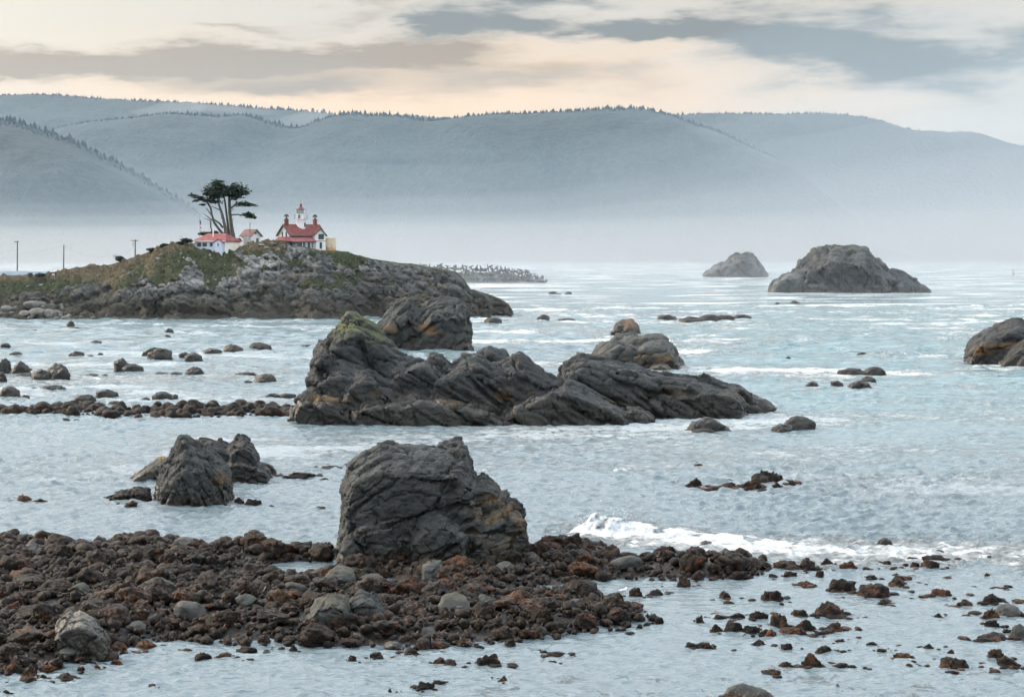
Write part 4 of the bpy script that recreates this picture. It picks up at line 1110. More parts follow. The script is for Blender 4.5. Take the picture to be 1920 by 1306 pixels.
def boulder_field():
    rng = np.random.default_rng(12)
    P_ = np.array([at(a, b)[:2] for a, b in FIELD])
    lo, hi = P_.min(0), P_.max(0)
    want = 12000
    r = 0.095 * (1 - rng.random(want)) ** (-1 / 1.95)
    r = np.clip(r, 0.095, 0.78)
    xy = lo + rng.random((want, 2)) * (hi - lo)
    e = edge_dist(xy[:, 0], xy[:, 1], FIELD)
    ok = e > -0.25
    for pool in POOLS:
        ok &= edge_dist(xy[:, 0], xy[:, 1], pool) < -r * 0.5
    # nothing buried inside the huge rock or the named boulders
    ok &= ~((np.abs(xy[:, 0] - at(815, 1040).x) < 4.0) & (xy[:, 1] > 86.3) & (xy[:, 1] < 93))
    xy, r, e = xy[ok], r[ok], e[ok]
    r = np.where(e < 0.4, np.minimum(r, 0.38), r)
    order = np.argsort(-r * 85 / xy[:, 1])
    xy, r = xy[order], r[order]
    keep = []
    for i in range(len(r)):                        # big stones do not sit in each other
        if i < 900:
            d = np.hypot(*(xy[keep] - xy[i]).T) if keep else np.array([9.])
            if (d < 0.78 * (r[keep] if keep else 0) + 0.62 * r[i]).any(): continue
        keep.append(i)
    xy, r = xy[keep], r[keep]
    z = field_height(xy[:, 0], xy[:, 1])
    n_ind = 215
    for i in range(n_ind):
        bare = rng.random() < 0.08
        key = 'bare' if bare else 'weedy'
        lab = ('bare grey stone lying among the weedy stones of the boulder field', 'bare stones of the boulder field') if bare else ('dark stone under brown seaweed, one of the boulder field', 'weedy stones of the boulder field')
        sc = r[i] * np.array([1.0, 0.75 + 0.35 * rng.random(), 0.42 + 0.32 * rng.random()])
        rz_, kk_ = rng.random() * 6.28, int(rng.integers(99))
        if not bare:
            sv = coords(STONES[key][kk_ % len(STONES[key])]) * sc
            sv = sv[rng.random(len(sv)) < 0.16]
            FRONDS.append(np.stack([sv[:, 0] * math.cos(rz_) - sv[:, 1] * math.sin(rz_) + xy[i, 0], sv[:, 0] * math.sin(rz_) + sv[:, 1] * math.cos(rz_) + xy[i, 1], sv[:, 2] + z[i] + sc[2] * .30], 1))
        stone('boulder', key, kk_, (xy[i, 0], xy[i, 1], z[i] + sc[2] * 0.30), *sc, rz_, lab[0], 'boulder', lab[1], (rng.random() - .5) * 0.7)
    # the countless smaller ones
    base = [stone_shape(40 + k, 2, 1.4, 0.9) for k in range(10)]
    F0 = base[0][1]
    nv = len(base[0][0])
    m = len(r) - n_ind
    V = np.zeros((m, nv, 3), np.float32)
    for k in range(m):
        i = n_ind + k
        b = base[k % 10][0]
        a = rng.random() * 6.28
        ca, sa = math.cos(a), math.sin(a)
        sc = r[i] * np.array([1.0, 0.8 + .3 * rng.random(), 0.6 + .35 * rng.random()])
        q = b * sc
        V[k, :, 0] = q[:, 0] * ca - q[:, 1] * sa + xy[i, 0]
        V[k, :, 1] = q[:, 0] * sa + q[:, 1] * ca + xy[i, 1]
        V[k, :, 2] = q[:, 2] + z[i] + sc[2] * 0.25 + 0.03
    F = (np.arange(m)[:, None, None] * nv + F0[None]).reshape(-1, 3)
    FRONDS.append(V.reshape(-1, 3)[rng.random(m * nv) < 0.085])
    link('shingle', mesh_from('shingle', V.reshape(-1, 3), F, True), WEED, kind='stuff', label='countless small weedy stones filling the boulder field')
boulder_field()

def seaweed():
    """short fronds of wrack hanging over the stones"""
    rng = np.random.default_rng(9)
    P_ = np.concatenate(FRONDS)
    P_ = P_[P_[:, 2] > 0.04]
    if len(P_) > 70000: P_ = P_[rng.choice(len(P_), 70000, False)]
    n = len(P_)
    a = rng.random(n) * 6.28
    L = 0.05 + 0.10 * rng.random(n) ** 2
    d = np.stack([np.cos(a), np.sin(a), rng.normal(0.1, .5, n)], 1) * L[:, None]
    w = np.stack([-np.sin(a), np.cos(a), rng.normal(0, .3, n)], 1) * (L * .38)[:, None]
    V = np.stack([P_ - w * .5, P_ + w * .5, P_ + d + w * .4 - np.array([0, 0, .02]), P_ + d - w * .4 - np.array([0, 0, .02])], 1)
    m, t, b = mat('wrack_fronds')
    pos = t.n('ShaderNodeNewGeometry').outputs['Position']
    c = t.mix(t.mapr(t.noise(pos, 0.9, 5, .65), .42, .62), (0.008, 0.006, 0.004), (0.17, 0.064, 0.022))
    c = t.mix(t.mapr(t.noise(pos, 9, 3), .4, .65), c, (0.006, 0.005, 0.004))
    t.link(c, b.inputs['Base Color'])
    b.inputs['Roughness'].default_value = .45
    link('seaweed', mesh_from('seaweed', V.reshape(-1, 3), np.arange(n * 4).reshape(n, 4)), m, kind='stuff', label='brown wrack hanging over the stones of the boulder field')
seaweed()

# the long bar of boulders across the left bay
def heap(name, key, items, n_ind, label, group, stuff_name, stuff_label, material, seed):
    """a heap of stones: the largest ones single boulders, the rest one mass"""
    items = sorted(items, key=lambda q: -q[3])
    for i, (x, y, z, w, sy, sz, rz) in enumerate(items[:n_ind]):
        stone(name, key, i, (x, y, z), w, w * sy, w * sz, rz, label, 'boulder', group, 0.3)
    base = [stone_shape(seed + k, 2, 1.0, 0.5) for k in range(8)]
    V, F = [], []
    for i, (x, y, z, w, sy, sz, rz) in enumerate(items[n_ind:]):
        v, f = base[i % 8]
        q = v * np.array([w, w * sy, w * sz])
        c, s_ = math.cos(rz), math.sin(rz)
        V.append(np.stack([q[:, 0] * c - q[:, 1] * s_ + x, q[:, 0] * s_ + q[:, 1] * c + y, q[:, 2] + z], 1))
        F.append(f + i * len(v))
    link(stuff_name, mesh_from(stuff_name, np.concatenate(V), np.concatenate(F), True), material, kind='stuff', label=stuff_label)
def boulder_bar():
    rng = np.random.default_rng(77)
    items = []
    for n in range(620):
        px = rng.uniform(-40, 548)
        X_ = [-40, 0, 60, 120, 200, 300, 420, 480, 548]
        top = np.interp(px, X_, [767, 766, 764, 760, 762, 758, 756, 757, 766])
        bot = np.interp(px, X_, [774, 774, 776, 778, 781, 785, 782, 780, 781])
        py = rng.uniform(top + 3, bot)
        p = at(px, py)
        w = (5 + 24 * rng.random() ** 3.4) * mpp(p.y) / 2
        items.append((p.x, p.y, w * 0.12, w * 1.1, 1.1, 0.75 + .4 * rng.random(), rng.random() * 6.28))
    heap('boulder', 'weedy_far', items, 50, 'brown boulder of the long bar across the left bay', 'boulders of the long bar', 'bar_rubble', 'small brown stones filling the long bar across the bay', WEED_FAR, 60)
boulder_bar()
for (x, y, w, h, lab) in [(78, 774, 46, 22, 'humped heap of stone standing on the long boulder bar'), (127, 772, 36, 19, 'rounded stone, tallest on the thin end of the long bar'), (340, 770, 34, 20, 'blocky stone in the middle of the long boulder bar'), (362, 768, 44, 20, 'broad stone behind the blocky one on the long bar'), (505, 780, 50, 22, 'large stone at the outcrop end of the long bar'), (436, 774, 40, 20, 'rounded stone on the thick part of the long bar')]:
    p = at(x, y); m_ = mpp(p.y)
    stone('boulder', 'weedy_far', x, (p.x, p.y + .5, 0.0), w * m_ / 2, w * m_ / 2 * .8, h * m_, 0.2, lab, 'boulder')

# ------------------------------------------------------------------ boulders of the headland: pale rocks on its slope, boulder beach at its foot
SLOPE_ROCKS = [(302, 478, 12, 9), (296, 485, 9, 7), (333, 462, 6, 5), (340, 475, 7, 6), (345, 484, 5, 8), (355, 488, 13, 15), (364, 494, 8, 13), (352, 502, 12, 9), (344, 510, 11, 9), (335, 491, 6, 6), (334, 489, 4, 4), (393, 479, 7, 8), (396, 485, 6, 6), (391, 468, 9, 5), (376, 507, 6, 5), (422, 496, 5, 4), (436, 499, 5, 5), (411, 462, 18, 12),
               (339, 530, 8, 10), (347, 526, 7, 11), (355, 522, 8, 12), (362, 518, 9, 14), (370, 520, 8, 12), (378, 524, 9, 10), (390, 528, 8, 8), (404, 525, 7, 8), (418, 525, 9, 10), (428, 522, 8, 9), (441, 532, 14, 9), (304, 535, 14, 9), (290, 545, 16, 12), (270, 530, 10, 9), (242, 512, 7, 6), (258, 511, 5, 4), (248, 514, 6, 5), (183, 516, 7, 8), (53, 537, 10, 5), (77, 535, 9, 8), (99, 532, 6, 3),
               (463, 490, 10, 9), (473, 484, 16, 12), (486, 488, 16, 13), (497, 480, 15, 12), (465, 503, 16, 10), (482, 502, 14, 10), (500, 465, 12, 9), (512, 458, 16, 8), (521, 468, 10, 8), (531, 462, 12, 10), (490, 459, 12, 5), (508, 474, 10, 8), (553, 462, 16, 12), (565, 470, 18, 14), (548, 478, 14, 10), (580, 484, 14, 10), (600, 492, 13, 8), (455, 471, 8, 6), (443, 475, 8, 6)]
for i, (x, y, w, h) in enumerate(SLOPE_ROCKS):
    p, nr = on_headland(x, y)
    if p is None: continue
    m_ = mpp(p.y) * 0.5
    own = {(411, 462): 'big pale boulder in front of the low red-roofed building', (355, 488): 'large white rock on the dark grassy slope', (565, 470): 'large grey boulder below the porch of the lighthouse', (302, 478): 'pale twin rock on the grassy shoulder of the headland'}.get((x, y))
    stone('slope_rock', 'pale', i, p - nr * 0.12, w * m_ * 1.05, w * m_ * 0.8, h * m_ * 1.05, random.Random(i).uniform(0, 6.28), own or 'pale guano-streaked rock sticking out of the headland slope', 'rock', None if own else 'pale rocks of the headland slope', 0.5 * (random.Random(i + 9).random() - .5))
def boulder_beach():
    rng = np.random.default_rng(5)
    items = []
    for k in range(300):
        px = rng.uniform(-60, 232)
        top = np.interp(px, [-60, 0, 40, 70, 110, 150, 200, 232], [585, 580, 565, 556, 566, 580, 586, 592])
        f = rng.random()
        py = top + (599 - top) * f
        Y = 436 - 15 * f
        w = (4 + 15 * rng.random() ** 2.4) * mpp(Y) / 2
        p = wp(px, py, Y)
        items.append((p.x, Y, max(p.z, 0.1), w * 1.15, .9, .55 + .3 * rng.random(), rng.random() * 6.28))
    heap('boulder', 'beach', items, 42, 'rounded grey boulder of the beach below the headland', 'boulders of the headland beach', 'beach_rubble', 'small grey stones between the headland beach boulders', BEACH_ROCK, 90)
    for (x, y, w, h, lab) in [(60, 572, 34, 16, 'long pale boulder on top of the beach boulders'), (72, 586, 34, 18, 'largest rounded boulder of the headland beach'), (95, 588, 28, 14, 'smooth slanted boulder beside the largest beach boulder'), (12, 580, 22, 14, 'angular grey boulder at the back of the beach'), (4, 602, 40, 18, 'dark boulder at the water edge by the picture edge'), (160, 594, 26, 9, 'flat boulder near the cliff end of the beach'), (45, 590, 24, 12, 'brownish boulder low on the headland beach')]:
        Y = 424 if y > 584 else 428
        p = wp(x, y, Y); m_ = mpp(Y)
        stone('boulder', 'dark' if y > 600 else 'beach', x, Vector((p.x, Y, max(p.z, 0) + .1)), w * m_ / 2, w * m_ / 2 * .8, h * m_ * .6, 0.2, lab, 'boulder')
boulder_beach()
# ------------------------------------------------------------------ paints
WHITE = plain('white_wall_paint', (0.72, 0.71, 0.72), 0.7, 0.05, 1.5)
CREAM = plain('plain_cream', (0.80, 0.76, 0.68), 0.7, 0.06, 1.5)
PALEBLUE = plain('pale_blue_wall', (0.50, 0.57, 0.68), 0.7, 0.05, 1.5)
TRIM = plain('dark_green_trim', (0.035, 0.065, 0.062), 0.5, 0.15)
TEAL = plain('teal_door_paint', (0.03, 0.12, 0.12), 0.5, 0.15)
BRICK = plain('painted_brick', (0.15, 0.04, 0.034), 0.8, 0.2, 6)
IRON = plain('black_iron', (0.02, 0.022, 0.024), 0.5, 0.2)
RAIL = plain('grey_iron_rail', (0.20, 0.21, 0.22), 0.5, 0.1)
REDIRON = plain('dark_red_iron', (0.12, 0.018, 0.018), 0.45, 0.2)
WOODPOLE = plain('weathered_pole_wood', (0.060, 0.050, 0.042), 0.85, 0.25, 2)
SHEDGREY = plain('grey_shed_boards', (0.42, 0.43, 0.42), 0.8, 0.1, 2)
def roof_mat(name, a, b_):
    m, t, b = mat(name)
    pos = t.n('ShaderNodeNewGeometry').outputs['Position']
    n = t.noise(pos, 1.3, 5, 0.65)
    c = t.mix(t.mapr(n, 0.35, 0.68), a, b_)
    t.link(c, b.inputs['Base Color'])
    b.inputs['Roughness'].default_value = 0.8
    t.link(t.bump(t.noise(t.vmath('MULTIPLY', pos, (1, 1, 5)), 3, 3), 0.7, 0.05), b.inputs['Normal'])
    return m
ROOF = roof_mat('red_shingle_roof', (0.11, 0.024, 0.022), (0.20, 0.058, 0.052))
ROOF2 = roof_mat('faded_red_roof', (0.18, 0.046, 0.048), (0.28, 0.092, 0.092))
ROOF3 = roof_mat('weathered_pink_roof', (0.16, 0.075, 0.075), (0.27, 0.155, 0.15))
def glass_mat(name, col):
    m, t, b = mat(name)
    b.inputs['Base Color'].default_value = (*col, 1)
    b.inputs['Roughness'].default_value = 0.08
    b.inputs['Specular IOR Level'].default_value = 0.6
    return m
GLASS = glass_mat('window_glass', (0.03, 0.05, 0.055))
def clear_mat():
    m, t, b = mat('lantern_glass')
    b.inputs['Base Color'].default_value = (0.75, 0.9, 0.9, 1)
    b.inputs['Roughness'].default_value = 0.03
    b.inputs['Transmission Weight'].default_value = 0.85
    b.inputs['IOR'].default_value = 1.2
    return m
CLEAR = clear_mat()
def tank_mat():
    m, t, b = mat('rusty_tank_paint')
    pos = t.n('ShaderNodeNewGeometry').outputs['Position']
    n = t.noise(t.vmath('MULTIPLY', pos, (1.6, 1.6, 0.7)), 0.9, 6, 0.7, 0.4)
    px, py, pz = t.sep(pos)
    low = t.mapr(t.math('SUBTRACT', pz, 14.9), 0.2, 1.9, 0.16, -0.02, False)
    k = t.mapr(t.math('ADD', n, low), 0.50, 0.64)
    c = t.mix(k, (0.60, 0.54, 0.40), t.mix(t.noise(pos, 3, 4), (0.42, 0.19, 0.07), (0.55, 0.34, 0.17)))
    t.link(c, b.inputs['Base Color'])
    b.inputs['Roughness'].default_value = 0.75
    return m
TANK = tank_mat()

def window(parent, x, y, z, w, h, face, frame_mat=TRIM, glass=GLASS, bars=True, name='window'):
    """a window of width w and height h, centre (x, y, z) on a wall whose outward axis is face: '-y', '-x', '+x'"""
    def place(mb, u0, u1, v0, v1, d0, d1):
        if face == '-y': mb.box(x + u0, x + u1, y - d1, y - d0, z + v0, z + v1)
        elif face == '-x': mb.box(x - d1, x - d0, y + u0, y + u1, z + v0, z + v1)
        else: mb.box(x + d0, x + d1, y + u0, y + u1, z + v0, z + v1)
    f = MB()
    t_ = 0.07
    place(f, -w / 2, -w / 2 + t_, -h / 2, h / 2, 0.002, 0.07)
    place(f, w / 2 - t_, w / 2, -h / 2, h / 2, 0.002, 0.07)
    place(f, -w / 2 + t_, w / 2 - t_, h / 2 - t_, h / 2, 0.002, 0.07)
    place(f, -w / 2 + t_, w / 2 - t_, -h / 2, -h / 2 + t_, 0.002, 0.07)
    if bars: place(f, -w / 2 + t_, w / 2 - t_, -0.025, 0.025, 0.032, 0.06)
    fr = f.build(name, frame_mat, parent)
    g = MB()
    place(g, -w / 2 + t_, w / 2 - t_, -h / 2 + t_, h / 2 - t_, 0.003, 0.028)
    g.build('pane', glass, fr)
    return fr
def slab(mb, a, b, c, d, th):
    """roof slab with corners a b c d, thickness th downwards"""
    t = [Vector(q) for q in (a, b, c, d)]
    l = [q - Vector((0, 0, th)) for q in t]
    mb.add(t + l, [(0, 1, 2, 3), (7, 6, 5, 4), (0, 4, 5, 1), (1, 5, 6, 2), (2, 6, 7, 3), (3, 7, 4, 0)])
    return mb

# ------------------------------------------------------------------ the lighthouse
def lighthouse():
    Y = 452.0
    rot = R(35)
    k = Y / F_PX
    zpx = lambda y: CAM_H + (HORIZON - y) * k          # height seen at that row
    base = zpx(472)
    o = wp(565, 472, Y)
    L, W = 8.9, 6.2
    root = empty('lighthouse', (o.x, Y, base), 'white lighthouse house with red roof and a round tower through it', 'lighthouse', rotz=rot)
    he, hr = zpx(439) - base, zpx(420.5) - base           # eaves and ridge heights
    # ridge runs along local x, centred
    x0, x1 = -L / 2, L / 2
    w2 = W / 2
    wl = MB()
    wl.prism([(-w2, -1.5), (w2, -1.5), (w2, he), (0, hr - 0.22), (-w2, he)], 'x', x0, x1)
    wl.build('wall', WHITE, root)
    ov = 0.42
    sl = (hr - he) / w2
    zo = he - sl * ov
    rf = MB()
    slab(rf, (x0 - ov, -w2 - ov, zo), (x1 + ov, -w2 - ov, zo), (x1 + ov, 0, hr), (x0 - ov, 0, hr), 0.16)
    slab(rf, (x1 + ov, w2 + ov, zo), (x0 - ov, w2 + ov, zo), (x0 - ov, 0.001, hr), (x1 + ov, 0.001, hr), 0.16)
    roof = rf.build('roof', ROOF, root)
    for xx in (x0 - ov - 0.05, x1 + ov + 0.002):
        for s in (-1, 1):
            b = MB()
            b.prism([(s * (w2 + ov), zo + .03), (s * (w2 + ov), zo - 0.30), (0, hr - 0.34), (0, hr + .03)], 'x', xx, xx + 0.048)
            b.build('bargeboard', TRIM, roof)
    MB().box(x0 - ov, x1 + ov, -w2 - ov - 0.05, -w2 - ov - 0.002, zo - 0.26, zo + 0.0).build('gutter', TRIM, roof)
    # gable windows of the near end
    for yy in (-0.95, 0.95):
        window(root, x0, yy, he - 0.10, 0.55, 1.25, '-x')
    # front wing with its own gable
    wx0, wx1, wy = 1.15, 4.05, -w2 - 1.3
    wm = (wx0 + wx1) / 2
    ah = he + 1.0
    wing = MB()
    wing.prism([(wx0, -2.6), (wx1, -2.6), (wx1, he - .05), (wm, ah + .18), (wx0, he - .05)], 'y', wy, -w2 + 0.4).build('wing', WHITE, root)
    wr = MB()
    slab(wr, (wx0 - .3, wy - .3, he - .28), (wm, wy - .3, ah + .35), (wm, 0.0, ah + .35), (wx0 - .3, -w2 + .6, he - .28), 0.14)
    slab(wr, (wm + .001, wy - .3, ah + .35), (wx1 + .3, wy - .3, he - .28), (wx1 + .3, -w2 + .6, he - .28), (wm + .001, 0.0, ah + .35), 0.14)
    wroof = wr.build('wing_roof', ROOF, root)
    for s in (-1, 1):
        b = MB()
        b.prism([(wm + s * ((wx1 - wx0) / 2 + .3), he - .26), (wm + s * ((wx1 - wx0) / 2 + .3), he - .52), (wm, ah + .05), (wm, ah + .37)], 'y', wy - .348, wy - .302)
        b.build('bargeboard', TRIM, wroof)
    sh = window(root, wm + 0.25, wy, he - 0.62, 1.45, 1.25, '-y', TRIM, TRIM, bars=False)
    for q in (-0.36, 0.36):
        MB().box(wm + .25 + q - .03, wm + .25 + q + .03, wy - .05, wy - .03, he - 1.15, he - .1).build('muntin', IRON, sh)
    MB().box(wx0 - .02, wx1 + .02, wy - .05, wy - .003, he - 1.72, he - 1.58).build('belt_course', TRIM, root)
    window(root, wm + 0.15, wy, he - 2.65, 0.62, 1.45, '-y')
    MB().box(wm + .15 - .42, wm + .15 + .42, wy - .12, wy - .003, he - 3.5, he - 3.40).build('window_sill', WHITE, root)
    window(root, 0.35, -w2, he - 0.42, 0.75, 0.30, '-y', bars=False)
    window(root, wx0, -w2 - .65, he - 2.9, 0.5, 1.2, '-x')
    # porch along the front
    py0, pz1, pz0 = -w2 - 2.3, zpx(444) - base, zpx(452.5) - base
    pr = MB()
    slab(pr, (x0 - 1.2, py0, pz0), (wx0 - .05, py0, pz0), (wx0 - .05, -w2 - .004, pz1), (x0 - .5, -w2 - .004, pz1), 0.14)
    slab(pr, (x0 - 1.21, w2, pz0), (x0 - 1.21, py0, pz0), (x0 - .003, -w2, pz1), (x0 - .003, w2, pz1), 0.14)
    proof = pr.build('porch_roof', ROOF2, root)
    MB().box(x0 - 1.0, wx0 - .1, py0 - .04, py0 + .02, pz0 - .34, pz0 - .15).build('fascia', TRIM, proof)
    MB().box(x0 - .8, wx0 - .25, py0 + .2, py0 + .35, -1.5, pz0 - .16).build('porch_wall', TRIM, root)
    for q in range(4):
        xx = wx0 - .55 - q * 1.05
        MB().box(xx - .045, xx + .045, py0 + .12, py0 + .195, -1.4, pz0 - .17).build('porch_post', WHITE, root)
    window(root, wx0 - 1.05, py0 + .2, pz0 - 1.0, 0.6, 1.2, '-y', WHITE)
    window(root, wx0 - 2.7, py0 + .2, pz0 - 1.0, 0.6, 1.2, '-y', WHITE)
    # chimneys with iron cowls
    for cx_ in (x0 + 0.55, x1 - 0.75):
        c = MB().box(cx_ - .36, cx_ + .36, -.38, .38, hr - .5, zpx(413) - base).box(cx_ - .43, cx_ + .43, -.45, .45, zpx(413) - base + .002, zpx(411.6) - base).build('chimney', BRICK, root)
        zt = zpx(411.6) - base
        cw = MB().lathe([(.36, zt + .003), (.13, zt + .5), (.12, zt + .95)], 10, (cx_, 0))
        cw.tube([(cx_ - .50, 0, zt + .62), (cx_ - .16, 0, zt + 1.08), (cx_ + .16, 0, zt + 1.08), (cx_ + .50, 0, zt + .62)], [.20, .15, .15, .20], 8)
        cw.build('cowl', IRON, c)
    # tower
    tx, ty = -0.25, -0.35
    zb, zg = hr - 1.9, zpx(411) - base
    tw = MB().lathe([(1.16, zb), (1.10, zg - 1.0), (1.09, zg - .75), (1.24, zg - .70), (1.24, zg - .52), (1.13, zg - .48), (1.16, zg - .24), (1.38, zg - .16), (1.40, zg)], 32, (tx, ty)).build('tower', WHITE, root, False)
    ca, sa = math.cos(rot), math.sin(rot)
    tower_window = MB()
    d_ = Vector((0.45, -0.9, 0)).normalized()
    e_ = Vector((-d_.y, d_.x, 0))
    c_ = Vector((tx, ty, zpx(422.0) - base)) + d_ * 1.06
    pts = []
    for dd in (0, .12):
        for (u, v) in ((-.26, -.52), (.26, -.52), (.26, .52), (-.26, .52)):
            pts.append(c_ + d_ * dd + e_ * u + Vector((0, 0, v)))
    tower_window.add(pts, [(3, 2, 1, 0), (4, 5, 6, 7), (0, 1, 5, 4), (1, 2, 6, 5), (2, 3, 7, 6), (3, 0, 4, 7)]).build('tower_window', TRIM, root)
    gl = MB().lathe([(1.46, zg + .002), (1.46, zg + .12)], 32, (tx, ty)).build('gallery', WHITE, root)
    zl = zpx(401) - base
    room = MB().lathe([(1.04, zg + .122), (1.04, zl)], 24, (tx, ty)).build('watch_room', WHITE, root)
    dp = Vector((tx, ty, 0)) + Vector((-0.80, -0.60, 0)).normalized() * 1.0
    dn = Vector((-0.80, -0.60, 0)).normalized(); de = Vector((-dn.y, dn.x, 0))
    pts = []
    for dd in (0, .08):
        for (u, v) in ((-.22, zg + .13), (.22, zg + .13), (.22, zg + 1.02), (-.22, zg + 1.02)):
            pts.append(dp + dn * dd + de * u + Vector((0, 0, v)))
    MB().add(pts, [(3, 2, 1, 0), (4, 5, 6, 7), (0, 1, 5, 4), (1, 2, 6, 5), (2, 3, 7, 6), (3, 0, 4, 7)]).build('gallery_door', IRON, room)
    for i in range(12):
        a = i * math.pi / 6
        x, y = tx + 1.66 * math.cos(a), ty + 1.66 * math.sin(a)
        MB().tube([(x, y, zg + .0), (x, y, zg + 1.12)], .035, 6).tube([(tx + 1.4 * math.cos(a), ty + 1.4 * math.sin(a), zg + .05), (x, y, zg + .03)], .03, 5).build('railing_post', RAIL, gl)
    for zz in (.40, .76, 1.12):
        ring = [(tx + 1.66 * math.cos(a), ty + 1.66 * math.sin(a), zg + zz) for a in np.linspace(0, 2 * math.pi, 25)]
        MB().tube(ring, .030, 5, False).build('rail', RAIL, gl)
    zt = zpx(393.5) - base
    lan = MB().lathe([(1.02, zl + .002), (1.06, zl + .06), (1.06, zl + .12), (.98, zl + .121)], 10, (tx, ty)).build('lantern', TRIM, root)
    for i in range(10):
        a0, a1 = 2 * math.pi * i / 10, 2 * math.pi * (i + 1) / 10
        am = (a0 + a1) / 2
        MB().box(-.03, .03, -.03, .03, zl + .12, zt).build('glazing_bar', TRIM, lan).location = (tx + .97 * math.cos(a0), ty + .97 * math.sin(a0), 0)
        q0, q1 = Vector((tx + .96 * math.cos(a0), ty + .96 * math.sin(a0), 0)), Vector((tx + .96 * math.cos(a1), ty + .96 * math.sin(a1), 0))
        e = (q1 - q0).normalized() * .035; nn = Vector((math.cos(am), math.sin(am), 0)) * .015
        q0 += e; q1 -= e
        zz0, zz1 = zl + .13, zt - .01
        p8 = [q0 - nn, q1 - nn, q1 + nn, q0 + nn]
        vv = [(p.x, p.y, zz0) for p in p8] + [(p.x, p.y, zz1) for p in p8]
        MB().add(vv, [(3, 2, 1, 0), (4, 5, 6, 7), (0, 1, 5, 4), (1, 2, 6, 5), (2, 3, 7, 6), (3, 0, 4, 7)]).build('lantern_pane', CLEAR, lan)
    MB().lathe([(.14, zl + .125), (.34, zl + .25), (.38, zl + .5), (.30, zl + .75), (.1, zl + .86)], 14, (tx, ty)).build('lens', CREAM, lan)
    z2 = zpx(388.5) - base
    lr = MB().lathe([(1.18, zt - .02), (1.20, zt + .06), (.80, zt + .34), (.36, z2 - .05), (.30, z2 + .12), (.20, z2 + .2), (.30, z2 + .38), (.32, z2 + .52), (.22, z2 + .68), (.08, z2 + .8), (.05, z2 + 1.0)], 12, (tx, ty)).build('lantern_roof', REDIRON, root)
    MB().tube([(tx, ty, z2 + .95), (tx, ty, zpx(376) - base)], .025, 6).build('lightning_rod', IRON, lr)
    # drainpipe and the porch's lamp post side wall
    MB().tube([(wx0 + .1, wy - .06, he - .4), (wx0 + .1, wy - .06, -1.2)], .05, 6).build('drainpipe', WHITE, root)
    return root
lighthouse()
def tank():
    Y = 456.0
    k = Y / F_PX
    z0, z1 = CAM_H + (HORIZON - 474) * k, CAM_H + (HORIZON - 446) * k
    c = wp(617.5, 472, Y)
    root = empty('water_tank', (c.x, Y, z0), 'round rust-streaked cream water tank beside the lighthouse', 'water tank')
    h = z1 - z0
    r = 12.6 * k
    MB().lathe([(r, -1.0), (r, h * .33), (r + .02, h * .335), (r + .02, h * .36), (r, h * .365), (r, h * .66), (r + .02, h * .665), (r + .02, h * .69), (r, h * .695), (r, h)], 28).build('body', TANK, root)
    MB().lathe([(r + .05, h + .002), (r + .06, h + .06), (r * .9, h + .10)], 28).build('rim', CREAM, root)
    MB().tube([(-r * .72, -r * .72, -.8), (-r * .72, -r * .72, h + .35)], .05, 6).build('pipe', SHEDGREY, root)
    MB().lathe([(r + .35, -1.4), (r + .35, -.02)], 24).build('footing', SHEDGREY, root)
    # the tall cream tank behind
    c2 = wp(609.5, 472, 459)
    r2 = empty('storage_tank', (c2.x, 459, z0), 'narrow cream storage tank behind the rusty water tank', 'tank')
    hh = CAM_H + (HORIZON - 441) * 459 / F_PX - z0
    MB().lathe([(.62, -1), (.62, hh), (.5, hh + .1)], 18).build('body', CREAM, r2)
    MB().lathe([(.66, hh * .8), (.66, hh * .83)], 18).build('hoop', SHEDGREY, r2)
tank()

